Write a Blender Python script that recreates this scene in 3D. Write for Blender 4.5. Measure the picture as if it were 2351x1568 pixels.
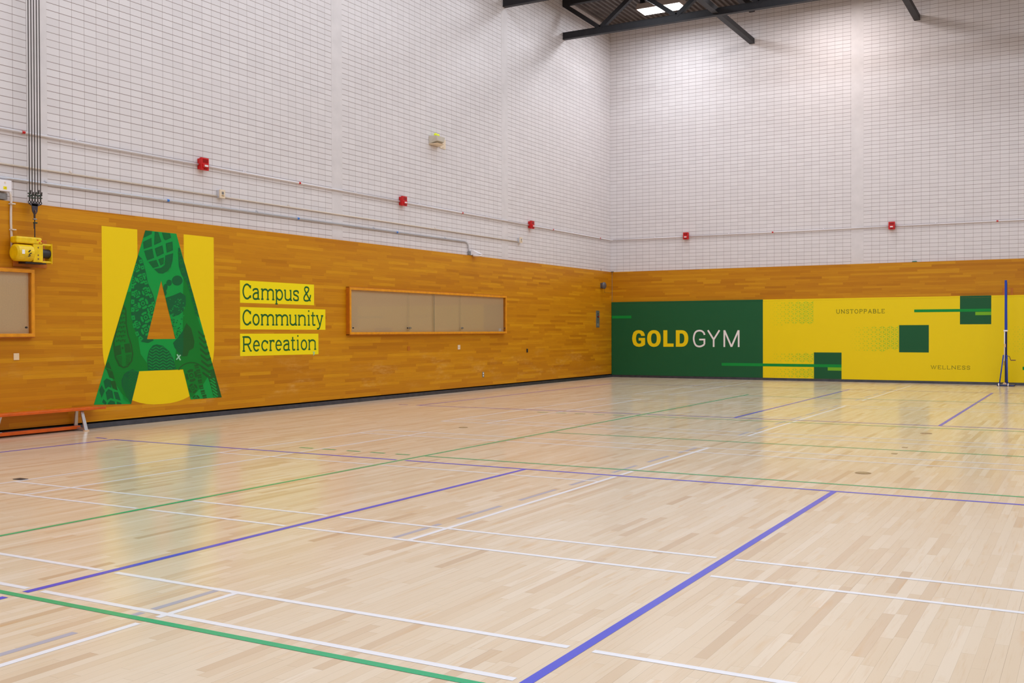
import bpy, bmesh, math, random
from mathutils import Matrix, Vector

for o in list(bpy.data.objects):
    bpy.data.objects.remove(o, do_unlink=True)
S = bpy.context.scene
COL = S.collection

# ------------------------------------------------------------------ camera
CAM = (12.540609, -28.206201, 1.370963)
YAW, PITCH, ROLL = 0.513785, -0.010246, -0.003152
FWD = Vector((-math.sin(YAW) * math.cos(PITCH), math.cos(YAW) * math.cos(PITCH), math.sin(PITCH)))
RGT = Vector((math.cos(YAW), math.sin(YAW), 0))
UPV = RGT.cross(FWD)
R_ = RGT * math.cos(ROLL) + UPV * math.sin(ROLL)
U_ = -RGT * math.sin(ROLL) + UPV * math.cos(ROLL)
cd = bpy.data.cameras.new('camera')
cam = bpy.data.objects.new('camera', cd)
COL.objects.link(cam)
cam.matrix_world = Matrix(((R_.x, U_.x, -FWD.x, CAM[0]), (R_.y, U_.y, -FWD.y, CAM[1]), (R_.z, U_.z, -FWD.z, CAM[2]), (0, 0, 0, 1)))
cd.sensor_width = 36.0
cd.sensor_fit = 'HORIZONTAL'
cd.lens = 36.0 * 2372.56617 / 2351.0
cd.clip_start = 0.1
cd.clip_end = 200
S.camera = cam

# ------------------------------------------------------------------ world, exposure
w = bpy.data.worlds.new('world')
S.world = w
w.use_nodes = True
w.node_tree.nodes['Background'].inputs[0].default_value = (1.0, 0.95, 0.92, 1)
w.node_tree.nodes['Background'].inputs[1].default_value = 0.02
S.view_settings.view_transform = 'Standard'
S.view_settings.look = 'None'
S.view_settings.gamma = 1.0
S.view_settings.use_curve_mapping = False
S.view_settings.exposure = 0.0

# ------------------------------------------------------------------ the hall's lamps: rows of high-bay luminaires, one per roof bay
XMAX, YMIN, ZDECK = 21.3, -32.0, 10.34
LAMP_Z = 10.0
LAMP_X = [2.385 + 4.265 * k for k in range(5)]
LAMP_Y = [-1.98, -5.18, -8.38, -11.58, -14.78, -17.98, -21.18, -24.38, -27.58, -30.6]
LAMP_W = 69.0
LAMPS = []
def lamp(x, y, watts, colour):
    ld = bpy.data.lights.new('high_bay_lamp', 'AREA')
    ld.shape = 'RECTANGLE'
    ld.size, ld.size_y = 1.18, 0.56
    ld.energy = watts
    ld.color = colour
    lo = bpy.data.objects.new('high_bay_lamp', ld)
    lo.location = (x, y, LAMP_Z - 0.012)
    COL.objects.link(lo)
for j, ly in enumerate(LAMP_Y):
    for i, lx in enumerate(LAMP_X):
        if j == 0 and i >= 2:
            continue                                    # the end row is lit over the corner only
        warm = (0.92, 0.86, 0.86) if (j == 0 and i == 1) else (0.833, 0.90, 1.0)
        lamp(lx, ly, LAMP_W * (1.4 if j == 0 else 1.0), warm)
        LAMPS.append((lx, ly))

# ------------------------------------------------------------------ helpers
def lin(c):
    c /= 255.0
    return c / 12.92 if c <= 0.04045 else ((c + 0.055) / 1.055) ** 2.4
def rgb(r, g, b):
    return (lin(r), lin(g), lin(b), 1.0)

class NG:
    """Small helper to write node graphs as expressions."""
    def __init__(s, name):
        s.m = bpy.data.materials.new(name)
        s.m.use_nodes = True
        s.t = s.m.node_tree
        s.n = s.t.nodes
        s.b = s.n['Principled BSDF']
    def put(s, sock, v):
        if isinstance(v, bpy.types.NodeSocket):
            s.t.links.new(v, sock)
        elif v is not None:
            sock.default_value = v
    def math(s, op, a, b=None, c=None, clamp=False):
        n = s.n.new('ShaderNodeMath')
        n.operation = op
        n.use_clamp = clamp
        for k, v in enumerate((a, b, c)):
            s.put(n.inputs[k], v)
        return n.outputs[0]
    def pos(s):
        n = s.n.new('ShaderNodeNewGeometry')
        x = s.n.new('ShaderNodeSeparateXYZ')
        s.t.links.new(n.outputs['Position'], x.inputs[0])
        return x.outputs[0], x.outputs[1], x.outputs[2]
    def vec(s, x, y, z):
        n = s.n.new('ShaderNodeCombineXYZ')
        for k, v in enumerate((x, y, z)):
            s.put(n.inputs[k], v)
        return n.outputs[0]
    def white(s, a, b=0.0):
        n = s.n.new('ShaderNodeTexWhiteNoise')
        n.noise_dimensions = '2D'
        s.t.links.new(s.vec(a, b, 0.0), n.inputs['Vector'])
        return n.outputs['Value']
    def noise(s, v, scale, detail=3.0, rough=0.5):
        n = s.n.new('ShaderNodeTexNoise')
        s.t.links.new(v, n.inputs['Vector'])
        n.inputs['Scale'].default_value = scale
        n.inputs['Detail'].default_value = detail
        n.inputs['Roughness'].default_value = rough
        return n.outputs['Fac']
    def ramp(s, f, stops):
        n = s.n.new('ShaderNodeValToRGB')
        while len(n.color_ramp.elements) > 1:
            n.color_ramp.elements.remove(n.color_ramp.elements[-1])
        n.color_ramp.elements[0].position, n.color_ramp.elements[0].color = stops[0]
        for p, c in stops[1:]:
            e = n.color_ramp.elements.new(p)
            e.color = c
        s.t.links.new(f, n.inputs[0])
        return n.outputs[0]
    def mix(s, f, a, b, mode='MIX'):
        n = s.n.new('ShaderNodeMix')
        n.data_type = 'RGBA'
        n.blend_type = mode
        s.put(n.inputs[0], f)
        s.put(n.inputs[6], a)
        s.put(n.inputs[7], b)
        return n.outputs[2]
    def step(s, v, lo, hi):
        n = s.n.new('ShaderNodeMapRange')
        s.put(n.inputs[0], v)
        n.inputs[1].default_value, n.inputs[2].default_value = lo, hi
        n.inputs[3].default_value, n.inputs[4].default_value = 0.0, 1.0
        return n.outputs[0]
    def bump(s, h, strength, dist):
        n = s.n.new('ShaderNodeBump')
        n.inputs['Strength'].default_value = strength
        n.inputs['Distance'].default_value = dist
        s.t.links.new(h, n.inputs['Height'])
        s.t.links.new(n.outputs[0], s.b.inputs['Normal'])

def flat(name, col, rough=0.5, metal=0.0, spec=0.5, emit=None, vary=0.0, scale=30.0, alpha=1.0):
    g = NG(name)
    if vary:
        x, y, z = g.pos()
        f = g.noise(g.vec(x, y, z), scale)
        c2 = tuple(max(0.0, v * (1 - vary)) for v in col[:3]) + (1,)
        c3 = tuple(min(1.0, v * (1 + vary)) for v in col[:3]) + (1,)
        g.put(g.b.inputs['Base Color'], g.ramp(f, [(0.3, c2), (0.7, c3)]))
    else:
        g.b.inputs['Base Color'].default_value = col
    g.b.inputs['Roughness'].default_value = rough
    g.b.inputs['Metallic'].default_value = metal
    g.b.inputs['Specular IOR Level'].default_value = spec
    if emit:
        g.b.inputs['Emission Color'].default_value = emit[0]
        g.b.inputs['Emission Strength'].default_value = emit[1]
    return g.m

# ------------------------------------------------------------------ materials
def mat_floor():
    g = NG('maple_strip_floor')
    x, y, z = g.pos()
    W = 0.0571
    q = g.math('DIVIDE', x, W)
    row = g.math('FLOOR', q)
    fx = g.math('FRACT', q)
    r1 = g.white(row, 3.7)
    r2 = g.white(row, 9.1)
    ln = g.math('MULTIPLY_ADD', r2, 0.75, 0.42)
    yo = g.math('DIVIDE', g.math('MULTIPLY_ADD', r1, 11.3, y), ln)
    brd = g.math('FLOOR', yo)
    fy = g.math('FRACT', yo)
    rb = g.white(row, brd)
    col = g.ramp(rb, [(0.0, rgb(206, 178, 145)), (0.04, rgb(215, 188, 156)), (0.14, rgb(222, 199, 168)), (0.5, rgb(226, 205, 176)), (0.85, rgb(229, 210, 183)), (1.0, rgb(234, 217, 193))])
    rb2 = g.white(brd, row)
    gr = g.noise(g.vec(g.math('MULTIPLY_ADD', rb2, 40.0, g.math('MULTIPLY', x, 55.0)), g.math('MULTIPLY', y, 2.6), rb2), 1.0, 4.0, 0.6)
    col = g.mix(g.math('MULTIPLY', g.step(gr, 0.55, 0.85), 0.6), col, rgb(206, 170, 128))
    fig = g.noise(g.vec(g.math('MULTIPLY_ADD', rb, 19.0, g.math('MULTIPLY', x, 14.0)), g.math('MULTIPLY', y, 1.5), 0.0), 1.0, 2.0, 0.5)
    col = g.mix(g.math('MULTIPLY', g.step(fig, 0.60, 0.78), 0.55), col, rgb(214, 170, 116))
    big = g.noise(g.vec(g.math('MULTIPLY', x, 0.5), g.math('MULTIPLY', y, 0.2), 0.0), 1.0, 2.0)
    col = g.mix(g.math('MULTIPLY', g.step(big, 0.35, 0.7), 0.22), col, rgb(228, 196, 156))
    ex = g.math('MINIMUM', fx, g.math('SUBTRACT', 1.0, fx))
    seam = g.math('LESS_THAN', ex, g.math('MULTIPLY_ADD', g.white(row, 21.0), 0.011, 0.004))
    gap = g.noise(g.vec(g.math('MULTIPLY', row, 3.3), g.math('MULTIPLY', y, 0.7), 0.0), 1.0, 2.0)
    seam = g.math('MULTIPLY', seam, g.math('MULTIPLY_ADD', g.step(gap, 0.45, 0.7), 0.55, 0.25))
    ey = g.math('MULTIPLY', g.math('MINIMUM', fy, g.math('SUBTRACT', 1.0, fy)), ln)
    endj = g.math('MULTIPLY', g.math('LESS_THAN', ey, 0.0006), 0.45)
    col = g.mix(g.math('MAXIMUM', seam, endj), col, rgb(120, 92, 66))
    g.put(g.b.inputs['Base Color'], col)
    rn = g.noise(g.vec(g.math('MULTIPLY', x, 3.0), g.math('MULTIPLY', y, 0.8), 0.0), 1.0, 3.0)
    g.put(g.b.inputs['Roughness'], g.math('MULTIPLY_ADD', rn, 0.07, 0.145))
    g.b.inputs['Specular IOR Level'].default_value = 0.42
    wav = g.noise(g.vec(g.math('MULTIPLY', x, 2.2), g.math('MULTIPLY', y, 0.5), rb), 1.0, 2.0)
    g.bump(wav, 0.12, 0.004)
    return g.m

def mat_wood(axis, name, k=1.0):
    g = NG(name)
    x, y, z = g.pos()
    u = y if axis == 'y' else x
    W = 0.0571
    q = g.math('DIVIDE', z, W)
    row = g.math('FLOOR', q)
    fz = g.math('FRACT', q)
    r1 = g.white(row, 5.3)
    r2 = g.white(row, 2.2)
    ln = g.math('MULTIPLY_ADD', r2, 0.9, 0.45)
    yo = g.math('DIVIDE', g.math('MULTIPLY_ADD', r1, 13.7, u), ln)
    brd = g.math('FLOOR', yo)
    rb = g.white(row, brd)
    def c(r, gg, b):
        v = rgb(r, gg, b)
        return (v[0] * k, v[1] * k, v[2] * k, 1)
    col = g.ramp(rb, [(0.0, c(182, 114, 4)), (0.1, c(191, 122, 5)), (0.45, c(198, 130, 6)), (0.8, c(203, 136, 8)), (1.0, c(212, 148, 12))])
    rb2 = g.white(brd, row)
    gr = g.noise(g.vec(g.math('MULTIPLY', u, 2.5), g.math('MULTIPLY_ADD', rb2, 50.0, g.math('MULTIPLY', z, 80.0)), rb2), 1.0, 4.0, 0.6)
    col = g.mix(g.math('MULTIPLY', g.step(gr, 0.5, 0.75), 0.55), col, c(172, 102, 3))
    # worn, paler patches low on the wall where balls and shoes have hit it
    wear = g.noise(g.vec(g.math('MULTIPLY', u, 0.9), g.math('MULTIPLY', z, 2.6), 0.0), 1.0, 5.0, 0.65)
    wr2 = g.noise(g.vec(g.math('MULTIPLY', u, 6.0), g.math('MULTIPLY', z, 20.0), 0.0), 1.0, 3.0, 0.6)
    low = g.math('MULTIPLY', g.step(z, 1.15, 0.45), g.step(z, 0.16, 0.32))
    wm = g.math('MULTIPLY', g.math('MULTIPLY', g.step(wear, 0.52, 0.66), g.step(wr2, 0.35, 0.65)), low)
    col = g.mix(g.math('MULTIPLY', wm, 0.55), col, c(222, 172, 92))
    e = g.math('MINIMUM', fz, g.math('SUBTRACT', 1.0, fz))
    col = g.mix(g.math('MULTIPLY', g.math('LESS_THAN', e, 0.012), 0.35), col, c(120, 66, 8))
    g.put(g.b.inputs['Base Color'], col)
    g.b.inputs['Roughness'].default_value = 0.42
    g.b.inputs['Specular IOR Level'].default_value = 0.30
    return g.m

BR_L, BR_H, BR_Z = 0.2032, 0.10101, 3.8823
def mat_brick(axis, name, phases):
    """Stack-bonded painted block; phases = [(limit, phase)] along the wall, the first whose limit is below u counts."""
    g = NG(name)
    x, y, z = g.pos()
    u = y if axis == 'y' else x
    ph = phases[-1][1]
    for lim, p in reversed(phases[:-1]):
        f = g.math('GREATER_THAN', u, lim)
        ph = g.math('MULTIPLY_ADD', f, g.math('SUBTRACT', p, ph), ph)
    qu = g.math('DIVIDE', g.math('SUBTRACT', u, ph), BR_L)
    qz = g.math('DIVIDE', g.math('SUBTRACT', z, BR_Z), BR_H)
    cu, cz = g.math('FLOOR', qu), g.math('FLOOR', qz)
    rnd = g.white(cu, cz)
    jz = g.math('MULTIPLY_ADD', rnd, 0.006, -0.003)
    fu, fz = g.math('FRACT', qu), g.math('FRACT', qz)
    eu = g.math('MULTIPLY', g.math('MINIMUM', fu, g.math('SUBTRACT', 1.0, fu)), BR_L)
    ez = g.math('MULTIPLY', g.math('MINIMUM', fz, g.math('SUBTRACT', 1.0, fz)), BR_H)
    rw = g.white(cz, 4.0)
    ju = g.math('SUBTRACT', 1.0, g.step(eu, 0.0022, 0.0048))
    jh = g.math('SUBTRACT', 1.0, g.step(ez, 0.0028, 0.0056))
    col = g.ramp(rnd, [(0.0, (0.690, 0.645, 0.640, 1)), (0.5, (0.715, 0.668, 0.662, 1)), (1.0, (0.735, 0.690, 0.684, 1))])
    n = g.noise(g.vec(x, y, z), 60.0, 2.0)
    col = g.mix(g.math('MULTIPLY', n, 0.10), col, (0.60, 0.56, 0.55, 1))
    col = g.mix(g.math('MULTIPLY', ju, 0.62), col, (0.22, 0.165, 0.140, 1))
    col = g.mix(g.math('MULTIPLY', jh, g.math('MULTIPLY_ADD', rw, 0.25, 0.62)), col, (0.17, 0.105, 0.075, 1))
    g.put(g.b.inputs['Base Color'], col)
    g.b.inputs['Roughness'].default_value = 0.55
    g.b.inputs['Specular IOR Level'].default_value = 0.25
    g.bump(g.math('MAXIMUM', ju, jh), -0.5, 0.004)
    return g.m

M = {}
M['floor'] = mat_floor()
M['wood_l'] = mat_wood('y', 'varnished_strip_panelling_side', 1.0)
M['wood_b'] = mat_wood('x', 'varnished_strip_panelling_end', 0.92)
M['brick_l'] = mat_brick('y', 'painted_block_side', [(-6.3, -6.171), (-12.7, -12.565), (-19.1, -18.957), (-99, -19.266)])
M['brick_b'] = mat_brick('x', 'painted_block_end', [(7.0, 7.2353), (-99, 0.203)])
M['concrete'] = flat('painted_concrete', (0.68, 0.635, 0.625, 1), 0.6, spec=0.25, vary=0.05, scale=4.0)
M['rubber'] = flat('dark_rubber_base', (0.030, 0.027, 0.032, 1), 0.38, vary=0.35, scale=9.0)
M['black'] = flat('black_shade_and_socket', (0.004, 0.004, 0.004, 1), 0.9)  # paints the shade in the base gap; also colours the black outlet's sockets
M['yellow'] = flat('yellow_vinyl', rgb(238, 208, 0), 0.38, spec=0.35)
M['yellow_dec'] = flat('yellow_decal', rgb(240, 206, 0), 0.45, spec=0.3)
M['yellow_strip'] = flat('bright_yellow_decal', rgb(246, 224, 0), 0.45, spec=0.3)
M['green_dk'] = flat('dark_green_vinyl', rgb(22, 88, 50), 0.42, spec=0.3)
M['green'] = flat('green_vinyl', rgb(0, 140, 55), 0.42, spec=0.3)
M['lime'] = flat('lime_vinyl', rgb(118, 178, 30), 0.42, spec=0.3)
M['star'] = flat('lime_pattern_ink', rgb(176, 200, 36), 0.42, spec=0.3)
M['white_ink'] = flat('white_ink', rgb(238, 228, 226), 0.45, spec=0.3)
M['text_green'] = flat('lettering_green', rgb(20, 92, 40), 0.45, spec=0.3)
M['text_dark'] = flat('lettering_dark_green', rgb(60, 84, 20), 0.45, spec=0.3)
M['A_l'] = flat('bright_green_decal', rgb(0, 152, 62), 0.45, spec=0.3)
M['A_m'] = flat('mid_green_decal', rgb(0, 122, 38), 0.45, spec=0.3)
M['A_d'] = flat('deep_green_decal', rgb(4, 96, 50), 0.45, spec=0.3)
M['A_k'] = flat('moss_green_decal', rgb(24, 90, 34), 0.45, spec=0.3)
M['line_white'] = flat('white_line_paint', rgb(238, 236, 238), 0.22, spec=0.36)
M['line_grey'] = flat('grey_line_paint', rgb(178, 174, 184), 0.22, spec=0.36)
M['line_blue'] = flat('blue_line_paint', rgb(70, 78, 205), 0.22, spec=0.36)
M['line_green'] = flat('green_line_paint', rgb(0, 172, 112), 0.22, spec=0.36)
M['steel'] = flat('dark_painted_steel', (0.022, 0.021, 0.024, 1), 0.55, spec=0.3, vary=0.15, scale=6)
M['deck'] = flat('grey_brown_roof_deck', (0.105, 0.085, 0.078, 1), 0.5, vary=0.25, scale=2.5)
M['lamp_body'] = flat('cream_lamp_housing', (0.55, 0.45, 0.40, 1), 0.5)
M['glow'] = flat('lamp_diffuser', (0.9, 0.9, 0.9, 1), 0.4, emit=((1, 0.98, 1.0, 1), 14.0))
M['conduit_w'] = flat('white_conduit', rgb(226, 220, 222), 0.35)
M['conduit_b'] = flat('cream_conduit', rgb(218, 204, 190), 0.4)
M['conduit_g'] = flat('galvanised_conduit', rgb(205, 205, 210), 0.3, metal=0.35)
M['red'] = flat('red_enamel', rgb(200, 8, 10), 0.35)
M['red_dk'] = flat('dark_red_lens', rgb(140, 6, 8), 0.2)
M['blue_tape'] = flat('blue_tape', rgb(40, 120, 210), 0.4)
M['clear'] = flat('clear_lens', rgb(235, 225, 225), 0.1)
M['cream'] = flat('cream_plastic', rgb(228, 208, 180), 0.45)
M['grey_metal'] = flat('brushed_grey_metal', rgb(150, 150, 150), 0.35, metal=0.7, vary=0.1)
M['white_pl'] = flat('white_plastic', rgb(238, 233, 235), 0.4)
M['taupe'] = flat('taupe_enamel', rgb(196, 186, 170), 0.5)
M['neon'] = flat('neon_yellow_plastic', rgb(236, 248, 20), 0.4)
M['dark_grey'] = flat('dark_grey_plastic', rgb(92, 88, 90), 0.35)
M['winch'] = flat('yellow_machine_enamel', rgb(236, 196, 0), 0.4, vary=0.12, scale=14)
M['soot'] = flat('black_oily_metal', rgb(38, 34, 36), 0.5)
M['cable'] = flat('dark_steel_cable', rgb(52, 40, 34), 0.5)
M['clip_green'] = flat('dark_green_clip', rgb(28, 52, 34), 0.5)
M['iron'] = flat('blue_grey_iron', rgb(66, 60, 68), 0.45, metal=0.4)
M['rust'] = flat('rusty_shackle', rgb(120, 82, 60), 0.6)
M['frame'] = flat('honey_wood_frame', rgb(224, 146, 14), 0.4, vary=0.1, scale=12)
M['frame_dk'] = flat('dark_honey_wood', rgb(186, 104, 8), 0.45, vary=0.1, scale=12)
M['cork'] = flat('beige_tackboard', rgb(236, 208, 166), 0.7, vary=0.04, scale=60)
M['bench'] = flat('orange_varnished_plank', rgb(214, 92, 16), 0.3, vary=0.12, scale=8)
M['alu'] = flat('satin_aluminium', rgb(196, 190, 188), 0.35, metal=0.75)
M['post_blue'] = flat('blue_enamel', rgb(18, 62, 168), 0.3)
M['post_navy'] = flat('navy_enamel', rgb(12, 28, 86), 0.35)
M['tan'] = flat('tan_plastic', rgb(226, 190, 150), 0.45)
M['brass'] = flat('worn_brass', rgb(170, 140, 86), 0.45, metal=0.3, vary=0.2, scale=50)
M['mint'] = flat('mint_tape', rgb(150, 205, 170), 0.5)
M['tag_white'] = flat('white_paper', rgb(240, 240, 240), 0.6)
def glass():
    m = bpy.data.materials.new('display_glass')
    m.use_nodes = True
    t = m.node_tree
    t.nodes.clear()
    o = t.nodes.new('ShaderNodeOutputMaterial')
    tr = t.nodes.new('ShaderNodeBsdfTransparent')
    tr.inputs[0].default_value = (0.97, 0.98, 0.97, 1)
    gl = t.nodes.new('ShaderNodeBsdfGlossy')
    gl.inputs['Roughness'].default_value = 0.03
    fr = t.nodes.new('ShaderNodeFresnel')
    fr.inputs[0].default_value = 1.4
    mx = t.nodes.new('ShaderNodeMixShader')
    t.links.new(fr.outputs[0], mx.inputs[0])
    t.links.new(tr.outputs[0], mx.inputs[1])
    t.links.new(gl.outputs[0], mx.inputs[2])
    t.links.new(mx.outputs[0], o.inputs[0])
    return m
M['glass'] = glass()

# ------------------------------------------------------------------ mesh builder
class MB:
    def __init__(s):
        s.v, s.f = [], []
    def poly(s, pts):
        i = len(s.v)
        s.v += [tuple(p) for p in pts]
        s.f.append(tuple(range(i, i + len(pts))))
        return s
    def box(s, x0, x1, y0, y1, z0, z1):
        i = len(s.v)
        s.v += [(x, y, z) for x in (x0, x1) for y in (y0, y1) for z in (z0, z1)]
        for a, b, c, d in ((0, 1, 3, 2), (4, 6, 7, 5), (0, 4, 5, 1), (2, 3, 7, 6), (0, 2, 6, 4), (1, 5, 7, 3)):
            s.f.append((i + a, i + b, i + c, i + d))
        return s
    def hexa(s, bot, top):
        i = len(s.v)
        n = len(bot)
        s.v += [tuple(p) for p in bot] + [tuple(p) for p in top]
        s.f.append(tuple(i + k for k in reversed(range(n))))
        s.f.append(tuple(i + n + k for k in range(n)))
        for k in range(n):
            s.f.append((i + k, i + (k + 1) % n, i + n + (k + 1) % n, i + n + k))
        return s
    def bar(s, a, b, w, h, up=(0, 0, 1)):
        a, b = Vector(a), Vector(b)
        d = (b - a).normalized()
        sd = d.cross(Vector(up))
        if sd.length < 1e-4:
            sd = Vector((1, 0, 0))
        sd.normalize()
        u = sd.cross(d).normalized()
        q = [sd * (w / 2) * i + u * (h / 2) * j for i, j in ((-1, -1), (1, -1), (1, 1), (-1, 1))]
        return s.hexa([a + k for k in q], [b + k for k in q])
    def tube(s, pts, r, n=10, cap=True, radii=None):
        pts = [Vector(p) for p in pts]
        base = len(s.v)
        pu = None
        for k, p in enumerate(pts):
            d = (pts[min(k + 1, len(pts) - 1)] - pts[max(k - 1, 0)]).normalized()
            if pu is None:
                pu = d.orthogonal().normalized()
            pu = (pu - d * pu.dot(d)).normalized()
            pv = d.cross(pu)
            rr = radii[k] if radii else r
            for j in range(n):
                a = 2 * math.pi * j / n
                s.v.append(tuple(p + (pu * math.cos(a) + pv * math.sin(a)) * rr))
        for k in range(len(pts) - 1):
            for j in range(n):
                a, b = base + k * n + j, base + k * n + (j + 1) % n
                s.f.append((a, b, b + n, a + n))
        if cap:
            s.f.append(tuple(base + j for j in reversed(range(n))))
            s.f.append(tuple(base + (len(pts) - 1) * n + j for j in range(n)))
        return s
    def ring(s, c, axis, R, r, n=16, m=6):
        c, ax = Vector(c), Vector(axis).normalized()
        e = ax.orthogonal().normalized()
        f = ax.cross(e)
        base = len(s.v)
        for i in range(n):
            a = 2 * math.pi * i / n
            d = e * math.cos(a) + f * math.sin(a)
            for j in range(m):
                b = 2 * math.pi * j / m
                s.v.append(tuple(c + d * (R + r * math.cos(b)) + ax * r * math.sin(b)))
        for i in range(n):
            for j in range(m):
                s.f.append((base + i * m + j, base + ((i + 1) % n) * m + j, base + ((i + 1) % n) * m + (j + 1) % m, base + i * m + (j + 1) % m))
        return s
    def ball(s, c, rx, ry, rz, n=14, m=8):
        base = len(s.v)
        for i in range(m + 1):
            t = math.pi * i / m
            for j in range(n):
                a = 2 * math.pi * j / n
                s.v.append((c[0] + rx * math.sin(t) * math.cos(a), c[1] + ry * math.sin(t) * math.sin(a), c[2] + rz * math.cos(t)))
        for i in range(m):
            for j in range(n):
                s.f.append((base + i * n + j, base + (i + 1) * n + j, base + (i + 1) * n + (j + 1) % n, base + i * n + (j + 1) % n))
        return s
    def build(s, name, mat, parent=None, bevel=0.0, smooth=False, label=None):
        me = bpy.data.meshes.new(name)
        me.from_pydata(s.v, [], s.f)
        bm = bmesh.new()
        bm.from_mesh(me)
        bmesh.ops.remove_doubles(bm, verts=bm.verts, dist=1e-6)
        bmesh.ops.recalc_face_normals(bm, faces=bm.faces)
        bm.to_mesh(me)
        bm.free()
        me.materials.append(mat)
        o = bpy.data.objects.new(name, me)
        COL.objects.link(o)
        if parent is not None:
            o.parent = parent
            o.matrix_parent_inverse = Matrix.Translation(parent.location).inverted() if parent.type == 'EMPTY' else Matrix()
        if bevel:
            b = o.modifiers.new('bevel', 'BEVEL')
            b.width = bevel
            b.segments = 2
            b.limit_method = 'ANGLE'
        if smooth:
            for p in me.polygons:
                p.use_smooth = True
        if label:
            o['label'] = label
        return o

def decal(polys, plane, d, name, mat, parent=None, label=None):
    """Thin flat film on a wall or floor. plane 'L': (y, z) at x = d; 'B': (x, z) at y = d; 'F': (x, y) at z = d."""
    mb = MB()
    for i, p in enumerate(polys):
        j = (i % 100) * 6e-6                            # overlapping strokes never share one exact plane
        if plane == 'L':
            q = [(d + j, a, b) for a, b in p]
        elif plane == 'B':
            q = [(a, d - j, b) for a, b in p]
        else:
            q = [(a, b, d) for a, b in p]
        want = sum(p[k - 1][0] * p[k][1] - p[k][0] * p[k - 1][1] for k in range(len(p)))
        mb.poly(q if want > 0 else q[::-1])
    me = bpy.data.meshes.new(name)
    me.from_pydata(mb.v, [], mb.f)
    me.materials.append(mat)
    o = bpy.data.objects.new(name, me)
    COL.objects.link(o)
    if parent is not None:
        o.parent = parent
        if parent.type == 'EMPTY':
            o.matrix_parent_inverse = Matrix.Translation(parent.location).inverted()
    if label:
        o['label'] = label
    return o

def rect(a0, a1, b0, b1):
    return [(a0, b0), (a1, b0), (a1, b1), (a0, b1)]

def tag(o, label, cat, group=None):
    o['label'] = label
    o['category'] = cat
    if group:
        o['group'] = group
    return o
def thing(name, loc, label, cat, group=None):
    o = bpy.data.objects.new(name, None)
    o.empty_display_size = 0.1
    o.location = loc
    COL.objects.link(o)
    bpy.context.view_layer.update()
    return tag(o, label, cat, group)
def struct(o, label=None):
    o['kind'] = 'structure'
    if label:
        o['label'] = label
    return o

# ================================================================== THE HALL
FX = 0.07                                              # face of the strip panelling, out from the block wall
ZW = 3.103                                             # top of the panelling

floor = struct(MB().box(-0.4, XMAX + 0.4, YMIN - 0.4, 0.4, -0.12, 0.0).build('floor', M['floor']), 'pale maple strip floor with painted court lines')

wall_l = struct(MB().box(-0.35, 0.0, YMIN, 0.35, 0.0, ZDECK + 0.16).build('wall_left', M['brick_l']), 'white painted stack-bonded block wall on the left')
MB().box(0.0, FX, YMIN, -0.0, 0.092, ZW).build('strip_panelling', M['wood_l'], wall_l, label='honey varnished wood strip panelling')
for a, b in ((-6.475, -6.171), (-12.878, -12.565), (-19.266, -18.957), (-25.67, -25.36)):
    MB().box(-0.01, 0.004, a, b, ZW, ZDECK).build('concrete_pilaster', M['concrete'], wall_l, label='smooth painted concrete pilaster')

wall_b = struct(MB().box(-0.35, XMAX, 0.0, 0.35, 0.0, ZDECK + 0.16).build('wall_back', M['brick_b']), 'white painted stack-bonded block wall at the far end')
MB().box(FX, XMAX, -FX, 0.0, 0.065, ZW).build('strip_panelling', M['wood_b'], wall_b, label='honey varnished wood strip panelling')
MB().box(6.926, 7.2375, -0.004, 0.01, ZW, ZDECK).build('concrete_pilaster', M['concrete'], wall_b, label='smooth painted concrete pilaster')
MB().box(13.46, 13.77, -0.004, 0.01, ZW, ZDECK).build('concrete_pilaster', M['concrete'], wall_b, label='smooth painted concrete pilaster')

# the two sides behind the camera close the room
wr = struct(MB().box(XMAX, XMAX + 0.35, YMIN, 0.35, 0.0, ZDECK + 0.16).build('wall_right', M['concrete']))
MB().box(XMAX - FX, XMAX, YMIN, -FX, 0.09, ZW).build('strip_panelling', M['wood_l'], wr)
wf = struct(MB().box(-0.35, XMAX + 0.35, YMIN - 0.35, YMIN, 0.0, ZDECK + 0.16).build('wall_front', M['concrete']))
MB().box(FX, XMAX - FX, YMIN, YMIN + FX, 0.09, ZW).build('strip_panelling', M['wood_b'], wf)

# rubber bases
bl = struct(MB().hexa([(FX - 0.005, YMIN, 0.0), (0.098, YMIN, 0.0), (0.098, YMIN, 0.006), (0.078, YMIN, 0.068), (FX - 0.005, YMIN, 0.068)],
                      [(FX - 0.005, -0.10, 0.0), (0.098, -0.10, 0.0), (0.098, -0.10, 0.006), (0.078, -0.10, 0.068), (FX - 0.005, -0.10, 0.068)]).build('baseboard_left', M['rubber']), 'dark grey rubber base along the left wall')
MB().box(0.001, 0.012, YMIN, -0.08, 0.0, 0.092).build('gap_shade_strip', M['black'], bl, label='black strip painting the shade in the gap between panelling and rubber base')  # backing strip coloured near black to paint the shade inside the gap
bb = struct(MB().hexa([(0.09, -0.068, 0.0), (XMAX, -0.068, 0.0), (XMAX, -0.135, 0.0), (0.09, -0.135, 0.0)],
                      [(0.09, -0.068, 0.064), (XMAX, -0.068, 0.064), (XMAX, -0.122, 0.064), (0.09, -0.122, 0.064)]).build('baseboard_back', M['rubber']), 'dark rubber base below the wall pads')

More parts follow.
